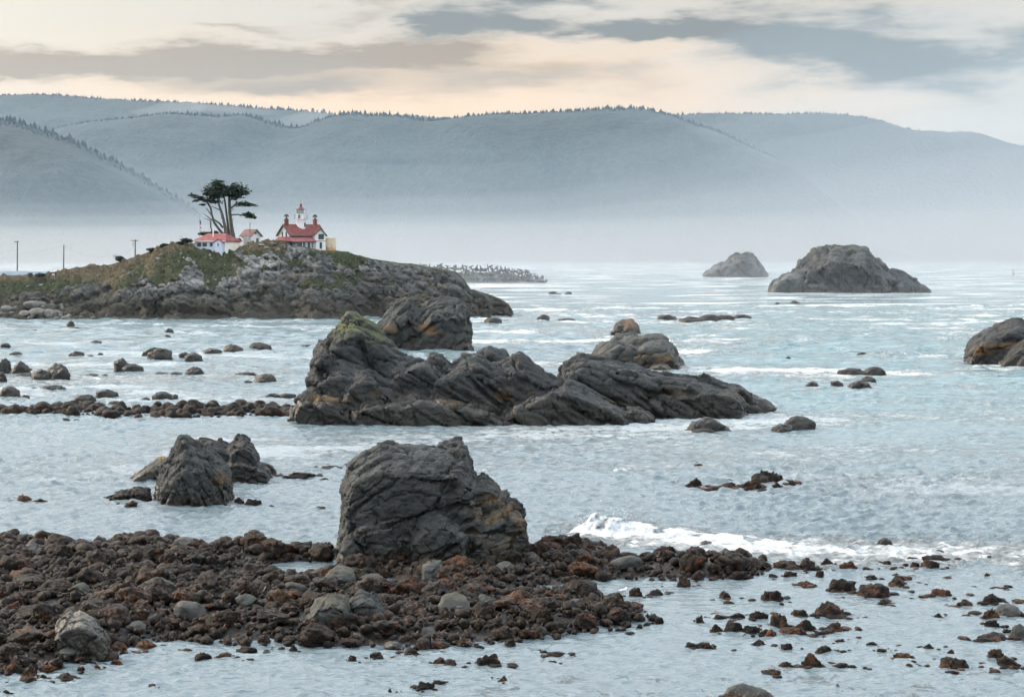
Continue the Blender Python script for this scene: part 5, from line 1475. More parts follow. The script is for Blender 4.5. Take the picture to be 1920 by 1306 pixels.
# ------------------------------------------------------------------ low building and shed
def low_building():
    Y = 444.0
    k = Y / F_PX
    zpx = lambda y: CAM_H + (HORIZON - y) * k
    base = zpx(468)
    o = wp(422, 468, Y)
    root = empty('low_building', (o.x, Y, base), 'low pale-blue building with a faded red hipped roof under the cypress', 'building', rotz=R(-25))
    # near corner at the origin: the long side runs to -x, the short end to +y
    L, W = 8.3, 6.4
    he, hr = zpx(450.8) - base, zpx(437) - base
    MB().box(-L, -.12, 0, W, -2, he - .02).build('wall', PALEBLUE, root)
    MB().box(-.115, .02, .0, W, -2.6, he - .02).build('end_wall', CREAM, root)  # end face cream where the long side is pale blue
    ov = .4
    ez = he - .08
    a, b = (-L + 1.4, W / 2, hr), (-1.9, W / 2, hr)
    c00, c10, c11, c01 = (-L - ov, -ov, ez), (ov, -ov, ez), (ov, W + ov, ez), (-L - ov, W + ov, ez)
    r_ = MB().add([c00, c10, c11, c01, a, b] + [(q[0], q[1], q[2] - .14) for q in (c00, c10, c11, c01)],
                  [(0, 1, 5, 4), (1, 2, 5), (2, 3, 4, 5), (3, 0, 4), (0, 6, 7, 1), (1, 7, 8, 2), (2, 8, 9, 3), (3, 9, 6, 0), (9, 8, 7, 6)])
    roof = r_.build('roof', ROOF2, root)
    MB().box(-L - ov, ov, -ov - .05, -ov - .003, ez - .17, ez - .01).build('gutter', WHITE, roof)
    # small gabled porch at the near end of the long side
    g = MB().prism([(-2.3, -1.8), (-.3, -1.8), (-.3, he - .35), (-1.3, he + .25), (-2.3, he - .35)], 'y', -.9, -.004).build('porch', PALEBLUE, root)
    gr = MB()
    slab(gr, (-2.6, -1.15, he - .42), (-1.3, -1.15, he + .42), (-1.3, 1.2, he + .42), (-2.6, .2, he - .42), .12)
    slab(gr, (-1.3, -1.151, he + .42), (0.0, -1.151, he - .42), (0.0, .2, he - .42), (-1.3, 1.2, he + .42), .12)
    gr.build('porch_roof', ROOF2, root)
    window(root, -1.3, -.9, he - 1.0, .6, .8, '-y', WHITE)
    for xx, w in ((-3.8, .75), (-5.6, 1.2), (-7.1, 1.1)):
        window(root, xx, 0, he - .95, w, .85, '-y', TRIM)
    MB().tube([(-4.3, 1.6, he + .3), (-4.3, 1.6, hr + .45)], .13, 8).lathe([(.19, hr + .4), (.2, hr + .5), (.05, hr + .62)], 8, (-4.3, 1.6)).build('roof_vent', CREAM, roof)
low_building()
def shed():
    Y = 452.0
    k = Y / F_PX
    zpx = lambda y: CAM_H + (HORIZON - y) * k
    base = zpx(454)
    o = wp(470, 454, Y)
    root = empty('shed', (o.x, Y, base), 'small white shed with a faded pink roof and teal door', 'shed', rotz=R(-38))
    # near corner at the origin; side runs to -x, gable end faces the camera's right along +y
    L, W = 3.1, 3.2
    he, hr = zpx(440) - base, zpx(429.5) - base
    MB().prism([(0, -1.2), (W, -1.2), (W, he), (W / 2, hr - .12), (0, he)], 'x', -L, 0).build('wall', WHITE, root)
    MB().box(-L * .45, -.02, -.9, -.003, -1.2, he - .35).build('lean_to', SHEDGREY, root)
    ov = .45
    sl = (hr - he) / (W / 2)
    r_ = MB()
    slab(r_, (-L - ov, -ov, he - sl * ov), (ov, -ov, he - sl * ov), (ov, W / 2, hr), (-L - ov, W / 2, hr), .12)
    slab(r_, (ov, W + ov, he - sl * ov), (-L - ov, W + ov, he - sl * ov), (-L - ov, W / 2 + .001, hr), (ov, W / 2 + .001, hr), .12)
    roof = r_.build('roof', ROOF3, root)
    for s in (-1, 1):
        MB().prism([(W / 2 + s * (W / 2 + ov), he - sl * ov + .02), (W / 2 + s * (W / 2 + ov), he - sl * ov - .2), (W / 2, hr - .22), (W / 2, hr + .02)], 'x', ov + .002, ov + .04).build('bargeboard', TRIM, roof)
    d = MB().box(.003, .06, W * .55, W * .55 + .85, -.9, .95).build('door', TEAL, root)
    MB().lathe([(.03, .0), (.03, .06)], 6, (.08, W * .55 + .1)).build('handle', IRON, d)
    window(root, 0, W / 2, he + .35, .5, .45, '+x', TRIM)
    MB().tube([(-.55, .35, he), (-.55, .35, zpx(416.5) - base)], .075, 8).build('stove_pipe', IRON, roof)
shed()

# ------------------------------------------------------------------ flagpole, power poles and their lines
def flagpole():
    Y = 449.0
    b, t = wp(374.5, 452, Y), wp(373.5, 405, Y)
    root = empty('flagpole', b, 'thin flagpole with a limp red and white flag behind the low building', 'flagpole')
    MB().tube([(0, 0, -1), tuple(t - b)], [.05, .035], 6).build('pole', RAIL, root)
    red, wht, blu = plain('flag_red', (.35, .04, .05), .8), plain('flag_white', (.7, .68, .66), .8), plain('flag_blue', (.03, .04, .10), .8)
    fl = None
    top = Vector(t - b) + Vector((0, 0, -.9))
    for i in range(7):
        z1 = top.z - i * .40
        w = .16 + .05 * math.sin(i * 1.7)
        m = blu if i < 2 else (red, wht)[i % 2]
        mb = MB()
        n = 6
        pts = []
        for j in range(n + 1):
            u = j / n
            pts.append((top.x + .06 + u * w * 1.6 + i * .03, .09 * math.sin(u * 7 + i), z1 - .05 * u))
        vv = pts + [(p[0] + .03, p[1] + .02, p[2] - .395) for p in pts]
        vv += [(p[0], p[1] + .03, p[2]) for p in vv]
        N = n + 1
        fs = []
        for j in range(n):
            fs += [(j, j + 1, N + j + 1, N + j), (2 * N + j, 3 * N + j, 3 * N + j + 1, 2 * N + j + 1), (j, 2 * N + j, 2 * N + j + 1, j + 1), (N + j, N + j + 1, 3 * N + j + 1, 3 * N + j)]
        mb.add(vv, fs)
        if fl is None: fl = mb.build('flag', m, root)
        else: mb.build('flag_stripe', m, fl)
flagpole()
POLES = {}
def power_pole(px, ytop, ybase, Y, label, arm, box):
    b, t = wp(px, ybase + 6, Y), wp(px + .8, ytop, Y)
    root = empty('power_pole', b, label, 'power pole', 'power poles along the headland')
    h = t.z - b.z
    MB().tube([(0, 0, -1), (t.x - b.x, 0, h)], [.17, .12], 8).build('pole', WOODPOLE, root)
    if arm:
        a = MB().box(-arm, arm, -.2, -.07, h - .35, h - .20).build('crossarm', WOODPOLE, root)
        for q in (-.9, -.45, .45, .9):
            MB().lathe([(.05, h - .20), (.07, h - .12), (.04, h + .02)], 6, (q * arm, -.135)).build('insulator', SHEDGREY, a)
        for s in (-1, 1):
            MB().tube([(s * arm * .55, -.13, h - .33), (0, -.13, h - .95)], .025, 4).build('brace', IRON, a)
    if box:
        MB().lathe([(.2, h - 1.5), (.22, h - 1.45), (.22, h - .8), (.16, h - .72)], 10, (-.35, -.1)).build('transformer', SHEDGREY, root)
    POLES[px] = b + Vector((t.x - b.x, 0, h))
power_pole(32, 451, 508, 470, 'power pole with a small crossarm nearest the picture edge', .55, False)
power_pole(119, 459, 505, 462, 'plain power pole without crossarm, middle of three', 0, False)
power_pole(253, 449, 484, 446, 'power pole with transformer on the headland shoulder', .75, True)
def wire(a, b, sag, label):
    pts = [a.lerp(b, u) - Vector((0, 0, sag * 4 * u * (1 - u))) for u in np.linspace(0, 1, 14)]
    org = pts[0]
    MB().tube([p - org for p in pts], .012, 4, False).build('power_line', IRON, label=label, category='power line', group='power lines of the headland').location = org
wire(POLES[119] - Vector((0, 0, .3)), wp(-160, 502, 490), .8, 'power line running down from the plain pole past the crossarm pole')
wire(POLES[32] - Vector((0, 0, 1.9)), wp(-160, 512, 480), .5, 'low faint power line left of the crossarm pole')
wire(POLES[119] - Vector((0, 0, .2)), POLES[253] - Vector((0, 0, 1.6)), 2.6, 'long faint power line sagging between plain and transformer poles')

# pale blue sea wall, post box and notice board at the root of the headland
SEAWALL = plain('pale_blue_concrete', (0.48, 0.58, 0.72), .8, .05, .5)
a0, a1 = wp(-160, 513, 455), wp(104, 513, 455)
mb = MB()
k_ = 455 / F_PX
for i in range(9):
    x = a0.x + (a1.x - a0.x) * i / 9
    if i == 0: sw = empty('sea_wall', (a0.x, 455, 0), 'pale blue low wall along the root of the headland', 'wall')
    MB().box(x - a0.x + .02, x - a0.x + (a1.x - a0.x) / 9 - .02, 0, .5, 4, CAM_H + (HORIZON - (508 if i < 7 else 508.6)) * k_).build('wall_panel', SEAWALL, sw)
p = wp(57, 520, 444)
kb = empty('equipment_box', (p.x, 444, p.z), 'dark equipment box standing before the pale blue wall', 'box')
MB().box(-.45, .45, -.3, .3, 0, 1.0).build('cabinet', IRON, kb); MB().box(-.5, .5, -.35, .35, 1.002, 1.08).build('lid', WOODPOLE, kb)
p = wp(100, 520, 444)
nb = empty('notice_board', (p.x, 444, p.z), 'small roofed notice board at the start of the slope', 'notice board')
for s in (-.34, .3): MB().box(s, s + .06, -.03, .03, -.5, .95).build('post', SHEDGREY, nb)
MB().prism([(-.6, .96), (.62, 1.02), (.62, 1.2), (-.55, 1.2)], 'y', -.4, .4).build('roof', IRON, nb)
MB().box(-.28, .3, -.02, .02, .45, .9).build('board', CREAM, nb)

# ------------------------------------------------------------------ plants of the headland
BARK = plain('grey_cypress_bark', (0.085, 0.078, 0.070), .9, .3, 1.5, bump=.05)
def leaf_mat(name, a, b_):
    m, t, b = mat(name)
    pos = t.n('ShaderNodeNewGeometry').outputs['Position']
    n = t.noise(pos, 1.3, 4, .65)
    t.link(t.mix(t.mapr(n, .35, .65), a, b_), b.inputs['Base Color'])
    b.inputs['Roughness'].default_value = .8
    b.inputs['Specular IOR Level'].default_value = .2
    return m
CYPRESS = leaf_mat('cypress_foliage', (0.012, 0.026, 0.018), (0.040, 0.070, 0.036))
SCRUB = leaf_mat('scrub_foliage', (0.016, 0.026, 0.016), (0.060, 0.075, 0.035))
def sprays(centres, rng, size, flat=0.35):
    """leaf sprays: small three-cornered tufts at the given points, held flat like cypress fans"""
    n = len(centres)
    a = rng.random(n) * 6.28
    el_ = rng.normal(0.15, flat, n)
    s = size * (0.5 + rng.random(n))
    d = np.stack([np.cos(a) * np.cos(el_), np.sin(a) * np.cos(el_), np.sin(el_)], 1)
    side = np.stack([-np.sin(a), np.cos(a), rng.normal(0, .35, n)], 1)
    V = np.stack([centres - d * s[:, None] * .5, centres + side * s[:, None] * .42, centres + d * s[:, None], centres - side * s[:, None] * .42 + np.array([0, 0, .1]) * s[:, None]], 1)
    return V
def foliage(name, V, m, parent, **props):
    n = len(V)
    return link(name, mesh_from(name, V.reshape(-1, 3), np.arange(n * 4).reshape(n, 4)), m, parent, **props)
def cypress():
    Y = 453.0
    b = wp(432, 449, Y)
    root = empty('cypress_tree', b, 'tall wind-shaped cypress with several trunks behind the low building', 'tree')
    def q(px, py, dy=0.0): return tuple(wp(px, py, Y + dy) - b)
    trunks = [([(437, 449), (434, 425), (431, 400), (430, 376), (429, 358)], [1.05, .70, .60, .48, .25], 0),
              ([(425, 449), (422, 425), (417, 403), (411, 385), (407, 368), (402, 355)], [.75, .60, .48, .36, .26, .15], -1.2),
              ([(430, 449), (427, 420), (424, 395), (421, 372), (419, 356)], [.55, .45, .36, .3, .16], 1.2),
              ([(424, 446), (411, 430), (402, 418), (397, 402), (395, 388), (388, 378), (377, 369)], [.60, .50, .44, .36, .28, .2, .1], -.6)]
    for pts, rad, dy in trunks:
        MB().tube([q(x, y, dy) for x, y in pts], [r_ * .66 for r_ in rad], 10).build('trunk', BARK, root)
    limbs = [([(433, 390), (440, 385), (450, 383), (462, 383)], [.22, .18, .14, .05], 0), ([(433, 403), (446, 402), (458, 404), (470, 407)], [.2, .16, .12, .05], -.5),
             ([(397, 404), (388, 392), (386, 390)], [.16, .1, .04], -.5), ([(398, 413), (388, 405), (380, 400)], [.15, .1, .03], 0), ([(396, 414), (388, 411), (382, 409)], [.13, .08, .03], 0),
             ([(418, 427), (412, 419), (402, 412)], [.28, .24, .2], -.5), ([(395, 390), (386, 376), (372, 369), (358, 366)], [.2, .16, .1, .04], 0), ([(413, 394), (404, 390), (397, 386)], [.16, .1, .06], -1),
             ([(430, 376), (440, 368), (452, 362)], [.25, .16, .06], 0), ([(429, 365), (425, 352), (412, 343)], [.22, .14, .05], 0), ([(408, 370), (398, 362), (386, 360)], [.18, .12, .05], 0), ([(421, 372), (410, 362), (398, 352)], [.18, .12, .05], 1),
             ([(433, 415), (437, 411), (439, 408)], [.1, .06, .03], 0), ([(434, 395), (437, 392), (439, 391)], [.1, .06, .03], 0), ([(416, 410), (414, 405)], [.1, .04], 0), ([(395, 415), (395, 425), (399, 438)], [.2, .16, .12], -.5),
             ([(402, 342), (396, 338), (394, 337)], [.05, .03, .02], 0), ([(408, 341), (403, 337), (400, 336)], [.05, .03, .02], 0)]
    for pts, rad, dy in limbs:
        MB().tube([q(x, y, dy) for x, y in pts], rad, 6).build('limb', BARK, root)
    rng = np.random.default_rng(3)
    pads = [(408, 350, 14, 7, 3, 1), (420, 352, 14, 7, 3, 0), (398, 357, 17, 6, 3, 1), (411, 362, 20, 6, 3, -1), (425, 364, 16, 7, 3, -1), (392, 363, 13, 4, 2.4, 0), (443, 351, 13, 7, 3, 1), (452, 358, 15, 6, 3, 0), (441, 364, 14, 7, 3, 0), (458, 363, 10, 3, 2, 0),
            (435, 357, 12, 7, 3, 0), (444, 370, 11, 3.4, 2.2, 0), (400, 371, 12, 5, 2.4, -1), (392, 376, 13, 5, 2.4, 0), (372, 370, 12, 4, 2, 0), (361, 366, 8, 2.4, 1.6, 0), (378, 374, 9, 3, 2, 0), (403, 379, 12, 4, 2.2, -1), (366, 377, 6, 2, 1.4, 0), (405, 345, 9, 5, 2.5, 0), (380, 384, 5, 2, 1.4, 0),
            (458, 383, 15, 5.5, 2.6, 0), (470, 385, 10, 3, 2, 0), (463, 403, 12, 4.2, 2.2, -.5), (471, 407, 9, 4, 2, -.5), (440, 374, 3, 1.6, 1, 0), (411, 341, 10, 3, 2, 0), (398, 366, 14, 5, 2.6, -1)]
    k = Y / F_PX
    for (x, y, rx, ry, rd, dy) in pads:
        c = np.array(q(x, y, dy))
        n = int(50 + rx * ry * 4.2)
        u = rng.normal(size=(n, 3)); u /= np.linalg.norm(u, axis=1)[:, None]
        u *= (rng.random(n) ** .42)[:, None]
        lump = 1 + .75 * vnoise(u * 2.6 + x, 7) + .3 * vnoise(u * 6 + x, 8)
        u *= lump[:, None]
        u[:, 2] = np.where(u[:, 2] < 0, u[:, 2] * .62, u[:, 2])
        pts = c + u * np.array([rx * k * 1.02, rd * 1.0, ry * k * 1.05])
        pts[:, 2] += -0.035 * (pts[:, 0] - c[0]) ** 2 * (1 if x > 455 or x < 380 else .3)
        foliage('foliage', sprays(pts, rng, .40), CYPRESS, root)
cypress()
def bush(px, py, w, h, label, m=SCRUB, lean=0.0, twigs=0, Y=446.0):
    b = wp(px, py, Y)
    k = Y / F_PX
    root = empty('shrub', b, label, 'shrub')
    rng = np.random.default_rng(int(px))
    n = int(140 + w * h * 4)
    u = rng.normal(size=(n, 3)); u /= np.linalg.norm(u, axis=1)[:, None]
    u *= (rng.random(n) ** .4 * (1 + .3 * vnoise(u * 2 + px, 3)))[:, None]
    pts = u * np.array([w * k / 2, w * k / 2.6, h * k / 2]) + np.array([0, 0, h * k * .45])
    pts[:, 0] += pts[:, 2] * lean
    foliage('crown', sprays(pts, rng, .34, .5), m, root)
    MB().tube([(0, 0, -.6), (lean * .4, 0, h * k * .5)], [.12, .05], 6).build('trunk', BARK, root)
    for i in range(twigs):
        a = rng.uniform(-1.3, -.2)
        MB().tube([(-w * k * .3, 0, h * k * .4), (-w * k * .5 + math.sin(a) * .9, rng.uniform(-.3, .3), h * k * .55 + math.cos(a) * 1.3)], [.035, .012], 4).build('twig', BARK, root)
bush(226, 490, 17, 10, 'wind-bent dark shrub with bare twigs on the sloping ridge', CYPRESS, -.2, 7)
bush(352, 455, 22, 8, 'flat wind-combed shrub just left of the low building', SCRUB, -.5, 4)
bush(340, 458, 18, 6, 'low grey-green shrub on the crest beside the wind-combed one', SCRUB)
bush(388, 441, 36, 6, 'dark clipped bushes showing above the low building roof', CYPRESS, Y=452)
bush(404, 440, 14, 7, 'small dark bush at the foot of the leaning cypress trunk', CYPRESS, -.3, 2, Y=451)
bush(448, 453, 9, 6, 'small dark bush between the low building and the shed', SCRUB, Y=450)
bush(76, 519, 18, 7, 'rounded dark bush before the pale blue wall', SCRUB, Y=443)
bush(310, 463, 20, 6, 'green scrub on the brow of the slope', SCRUB)
bush(286, 471, 22, 6, 'green scrub lower down the brow of the slope', SCRUB)

# ------------------------------------------------------------------ breakwater of concrete dolosse
CONCRETE = plain('weathered_concrete', (0.13, 0.135, 0.135), .85, .25, .5)
def breakwater():
    Ym = 985.0
    xs = np.linspace(700, 1026, 90)
    top = np.interp(xs, [700, 800, 850, 930, 980, 1000, 1015, 1026], [505, 505, 507, 509, 515, 521, 526, 530])
    k = Ym / F_PX
    V = []
    for x, t in zip(xs, top):
        zt = CAM_H + (HORIZON - t) * k
        X = (x - CX) * k
        for (dy, f) in ((-17, -.3), (-12, .25), (-6, .7), (0, 1.0), (6, .9), (20, -.3)):
            V.append((X, Ym + dy, max(zt, .3) * f - .5))
    V = np.array(V)
    V[:, 2] += fbm(V * .25, 3, 9) * .8
    link('breakwater', mesh_from('breakwater', V, grid_faces(90, 6), False), CONCRETE, kind='structure')
    mb = MB()                                   # one dolos: a shank with two crossed flukes
    def fluke(axis, off):
        n = 8
        prof = [(-1.0, .13), (-.45, .19), (0, .23), (.45, .19), (1.0, .13)]
        pts = [((t * 1.0 if axis == 0 else off), (0.0 if axis == 0 else t * 1.0), 0) for t, _ in prof]
        if axis == 0: pts = [(t, 0, off) for t, _ in prof]
        else: pts = [(0, t, off) for t, _ in prof]
        mb.tube(pts, [r for _, r in prof], n)
    fluke(0, -.85); fluke(1, .85)
    mb.tube([(0, 0, -.85), (0, 0, 0), (0, 0, .85)], [.23, .19, .23], 8)
    me = bpy.data.meshes.new('dolos'); me.from_pydata(mb.v, [], mb.f); me.update(); me.materials.append(CONCRETE)
    rng = random.Random(8)
    spots = []
    for i in range(132):
        x = 770 + (1022 - 770) * ((i * .618034) % 1)
        row = i % 3
        spots.append((x, row))
    for i, (x, row) in enumerate(spots):
        t = np.interp(x, [700, 800, 850, 930, 980, 1000, 1015, 1026], [505, 505, 507, 509, 515, 521, 526, 530])
        zt = CAM_H + (HORIZON - t) * k
        dy = (0, -6, -11)[row] + rng.uniform(-1.5, 1.5)
        z = zt * (1.0, .66, .3)[row] + (1.1 if row == 0 else .5)
        o = bpy.data.objects.new('dolos', me)
        C.objects.link(o)
        o.location = ((x - CX) * k, Ym + dy, z)
        s = rng.uniform(1.35, 2.0)
        o.scale = (s, s, s)
        o.rotation_euler = (rng.choice((0, 1.57)) + rng.uniform(-.5, .5), rng.uniform(-.5, .5) + rng.choice((0, 1.57)), rng.uniform(0, 6.28))
        lab = ('upright grey concrete dolos standing on the crest of the breakwater', 'dolosse on the breakwater crest') if row == 0 else ('grey concrete dolos heaped on the near flank of the breakwater', 'dolosse on the breakwater flank') if row == 1 else ('grey concrete dolos low at the foot of the breakwater', 'dolosse at the breakwater foot')
        o['label'], o['category'], o['group'] = lab[0], 'dolos', lab[1]
breakwater()

# ------------------------------------------------------------------ buoy and gull
def buoy():
    p = at(1900, 515)
    k = mpp(p.y)
    root = empty('channel_buoy', (p.x, p.y, 0), 'red channel buoy far out near the picture edge', 'buoy')
    BR = plain('buoy_red', (.32, .05, .07), .6)
    MB().lathe([(2.4 * k, -1), (2.6 * k, .3 * k), (2.6 * k, 2.2 * k), (1.8 * k, 2.6 * k)], 14).build('float', BR, root)
    tw = MB()
    for a in range(4):
        c, s = math.cos(a * 1.571 + .6), math.sin(a * 1.571 + .6)
        tw.tube([(1.7 * k * c, 1.7 * k * s, 2.5 * k), (1.0 * k * c, 1.0 * k * s, 8 * k)], .28 * k, 5)
    tw.build('tower', BR, root)
    MB().box(-1.1 * k, 1.1 * k, -1.1 * k, 1.1 * k, 6.2 * k, 9.2 * k).build('daymark', BR, root)
    MB().lathe([(.6 * k, 9.2 * k + .01), (.7 * k, 10 * k), (.35 * k, 10.9 * k)], 8).build('lamp', IRON, root)
buoy()
def gull(px, py, label, s=1.0, z=0.0):
    p = at(px, py, z)
    root = empty('gull', (p.x, p.y, z), label, 'gull', rotz=.6)
    v, f = ico(3)
    u = v.copy()
    u[:, 0] *= .20; u[:, 1] *= .075; u[:, 2] *= .085
    u[:, 2] += .20 + .05 * np.clip(u[:, 0] / .2, 0, 1) ** 2
    u[:, 1] *= 1 - .55 * np.clip(-u[:, 0] / .2, 0, 1) ** 1.5
    h = v * np.array([.055, .045, .048]) + np.array([.20, 0, .315])
    nk = v * np.array([.055, .045, .075]) + np.array([.165, 0, .255])
    V = np.concatenate([u, h, nk]) * s
    F = np.concatenate([f, f + len(v), f + 2 * len(v)])
    WB = plain('gull_white', (.8, .8, .8), .7); GB = plain('gull_grey', (.35, .37, .40), .7); YB = plain('gull_bill', (.5, .3, .05), .5)
    link('body', mesh_from('body', V, F, True), WB, root)
    for q in (-1, 1):
        w = v * np.array([.21, .02, .055]); w[:, 1] += q * .068; w[:, 0] -= .06; w[:, 2] += .225
        link('wing', mesh_from('wing', w * s, f, True), GB, root)
        MB().tube([(.0, q * .03, .14), (.01, q * .03, -.03)], .008, 5).build('leg', YB, root)
    MB().tube([(.245, 0, .312), (.31, 0, .30)], [.014, .004], 6).build('bill', YB, root)
gull(1167, 1117, 'white gull standing in the tidal channel by the boulders')
# ------------------------------------------------------------------ the sea
def water_mat():
    m, t, b = mat('sea_water')
    geo = t.n('ShaderNodeNewGeometry')
    pos = geo.outputs['Position']
    px, py, pz = t.sep(pos)
    dist = t.vmath('LENGTH', pos)
    wind = t.vmath('MULTIPLY', pos, (0.75, 1.25, 0.0))
    fo = t.n('ShaderNodeAttribute', attribute_name='foam').outputs['Fac']
    ca = t.n('ShaderNodeAttribute', attribute_name='calm').outputs['Fac']
    # ripples, chop and swell
    r0 = t.noise(wind, 6.5, 3, 0.6, 0.2)
    r1 = t.noise(wind, 2.2, 3, 0.6, 0.3)
    r2 = t.noise(wind, 0.62, 4, 0.6, 0.5)
    r3 = t.noise(wind, 0.16, 4, 0.6, 0.3)
    sharp = t.math('SUBTRACT', 1.0, t.math('ABSOLUTE', t.math('SUBTRACT', t.math('MULTIPLY', r2, 2.0), 1.0)))      # peaked little waves
    near = t.mapr(dist, 60, 300, 1.0, 0.45)
    chop = t.math('SUBTRACT', 1.0, t.math('MULTIPLY', ca, 0.55))
    h = t.math('ADD', t.math('MULTIPLY', t.math('ADD', t.math('MULTIPLY', r1, 0.15), t.math('MULTIPLY', r0, 0.05)), near), t.math('MULTIPLY', sharp, t.mapr(dist, 120, 400, 0.10, 0.38)))
    h = t.math('ADD', h, t.math('MULTIPLY', t.math('MULTIPLY', r3, 2.2), t.mapr(dist, 90, 300)))
    h = t.math('MULTIPLY', h, chop)
    # foam: torn lace where the attribute says there is surf, streaks of it on the open water
    f1 = t.noise(t.vmath('MULTIPLY', pos, (0.8, 1.0, 0)), 0.9, 7, 0.72, 0.8)
    f2 = t.noise(t.vmath('MULTIPLY', pos, (0.55, 1.0, 0)), 0.05, 6, 0.62, 0.5)
    lace = t.mapr(t.math('ADD', f1, t.math('SUBTRACT', t.math('MULTIPLY', fo, 0.34), 0.20)), 0.42, 0.66)
    lace = t.math('MULTIPLY', lace, t.mapr(fo, 0.02, 0.12))
    op = t.n('ShaderNodeAttribute', attribute_name='open').outputs['Fac']
    streak = t.math('MULTIPLY', t.mapr(t.math('ADD', f2, t.math('MULTIPLY', t.math('SUBTRACT', f1, 0.5), 0.5)), 0.50, 0.62), op)
    foam = t.math('MAXIMUM', lace, streak)
    hh = t.math('ADD', h, t.math('MULTIPLY', t.math('MULTIPLY', foam, f1), 0.6))
    t.link(t.bump(hh, 1.0, 1.0), b.inputs['Normal'])
    n2 = t.noise(pos, 0.02, 3)
    body = t.mix(t.mapr(dist, 110, 260), (0.125, 0.165, 0.182), (0.13, 0.192, 0.212))
    deep = t.mapr(t.math('ADD', t.math('DIVIDE', px, py), t.math('MULTIPLY', t.math('SUBTRACT', n2, 0.5), 0.25)), -0.02, 0.16)      # the greener open side of the bay
    body = t.mix(t.math('MULTIPLY', deep, t.mapr(dist, 100, 220)), body, (0.115, 0.195, 0.212))
    col = t.mix(foam, body, t.mix(t.mapr(t.noise(pos, 2.8, 5, .7), .35, .65), (0.50, 0.55, 0.58), (0.84, 0.855, 0.86)))
    t.link(col, b.inputs['Base Color'])
    t.link(t.mapr(foam, 0, 1, 0.09, 0.85), b.inputs['Roughness'])
    b.inputs['IOR'].default_value = 1.333
    return m
WATER = water_mat()
FOAM_SPOTS = []      # (px, py, half width px, half depth in px rows, strength)
def foam_spot(x, y, rx, ry, s): FOAM_SPOTS.append((x, y, rx, ry, s))
# the wash that runs in from the breaking wave, and the surf of the left bay
for a in [(1330, 1014, 190, 16, 1.35), (1500, 1026, 260, 22, 1.35), (1750, 1034, 300, 28, 1.4), (1950, 1038, 200, 30, 1.35), (1600, 1048, 300, 18, 1.0),
          (1150, 995, 90, 24, 1.1), (1240, 1000, 110, 16, 1.1), (1200, 882, 60, 6, .75),
          (230, 712, 330, 16, .85), (420, 700, 210, 20, .85), (100, 690, 140, 14, .6), (440, 680, 90, 9, .7), (330, 735, 240, 9, .5), (520, 742, 120, 10, .45),
          (1450, 690, 170, 8, .5), (1230, 692, 80, 8, 1.0), (1390, 700, 130, 12, .8), (1540, 705, 260, 10, .45), (1690, 668, 110, 5, .8), (1620, 707, 70, 5, .6),
          (1000, 812, 120, 7, .6), (820, 792, 60, 5, .9), (1230, 778, 70, 8, .6), (1450, 778, 60, 7, .7), (1390, 762, 110, 6, .55),
          (670, 592, 34, 7, 1.1), (1330, 603, 160, 4, .9), (1250, 604, 40, 4, .9), (920, 600, 60, 4, .6),
          (420, 598, 130, 3, .7), (1380, 519, 60, 3, 1.2), (1600, 552, 190, 5, .8), (930, 535, 110, 4, 1.1), (1700, 545, 60, 4, .9), (1850, 1255, 120, 30, .38), (1750, 1290, 200, 20, .40), (1100, 1290, 260, 25, .25), (1500, 1270, 160, 26, .30), (1400, 905, 110, 6, .5)]:
    foam_spot(*a)
for (x, y, w, h, key, lab) in WATER_ROCKS:
    if w > 16 and y < 960: foam_spot(x, y + h * .05, w * .62, max(2.0, (y - HORIZON) * .016), .42 if y < 800 else .30)
for (x, y, w) in [(360, 944, 90), (460, 903, 70), (650, 796, 110), (850, 798, 120), (1050, 791, 130), (1300, 775, 120), (800, 657, 90), (1240, 690, 60), (1880, 684, 90), (1175, 626, 34)]:
    foam_spot(x, y, w, max(2.5, (y - HORIZON) * .018), .45)
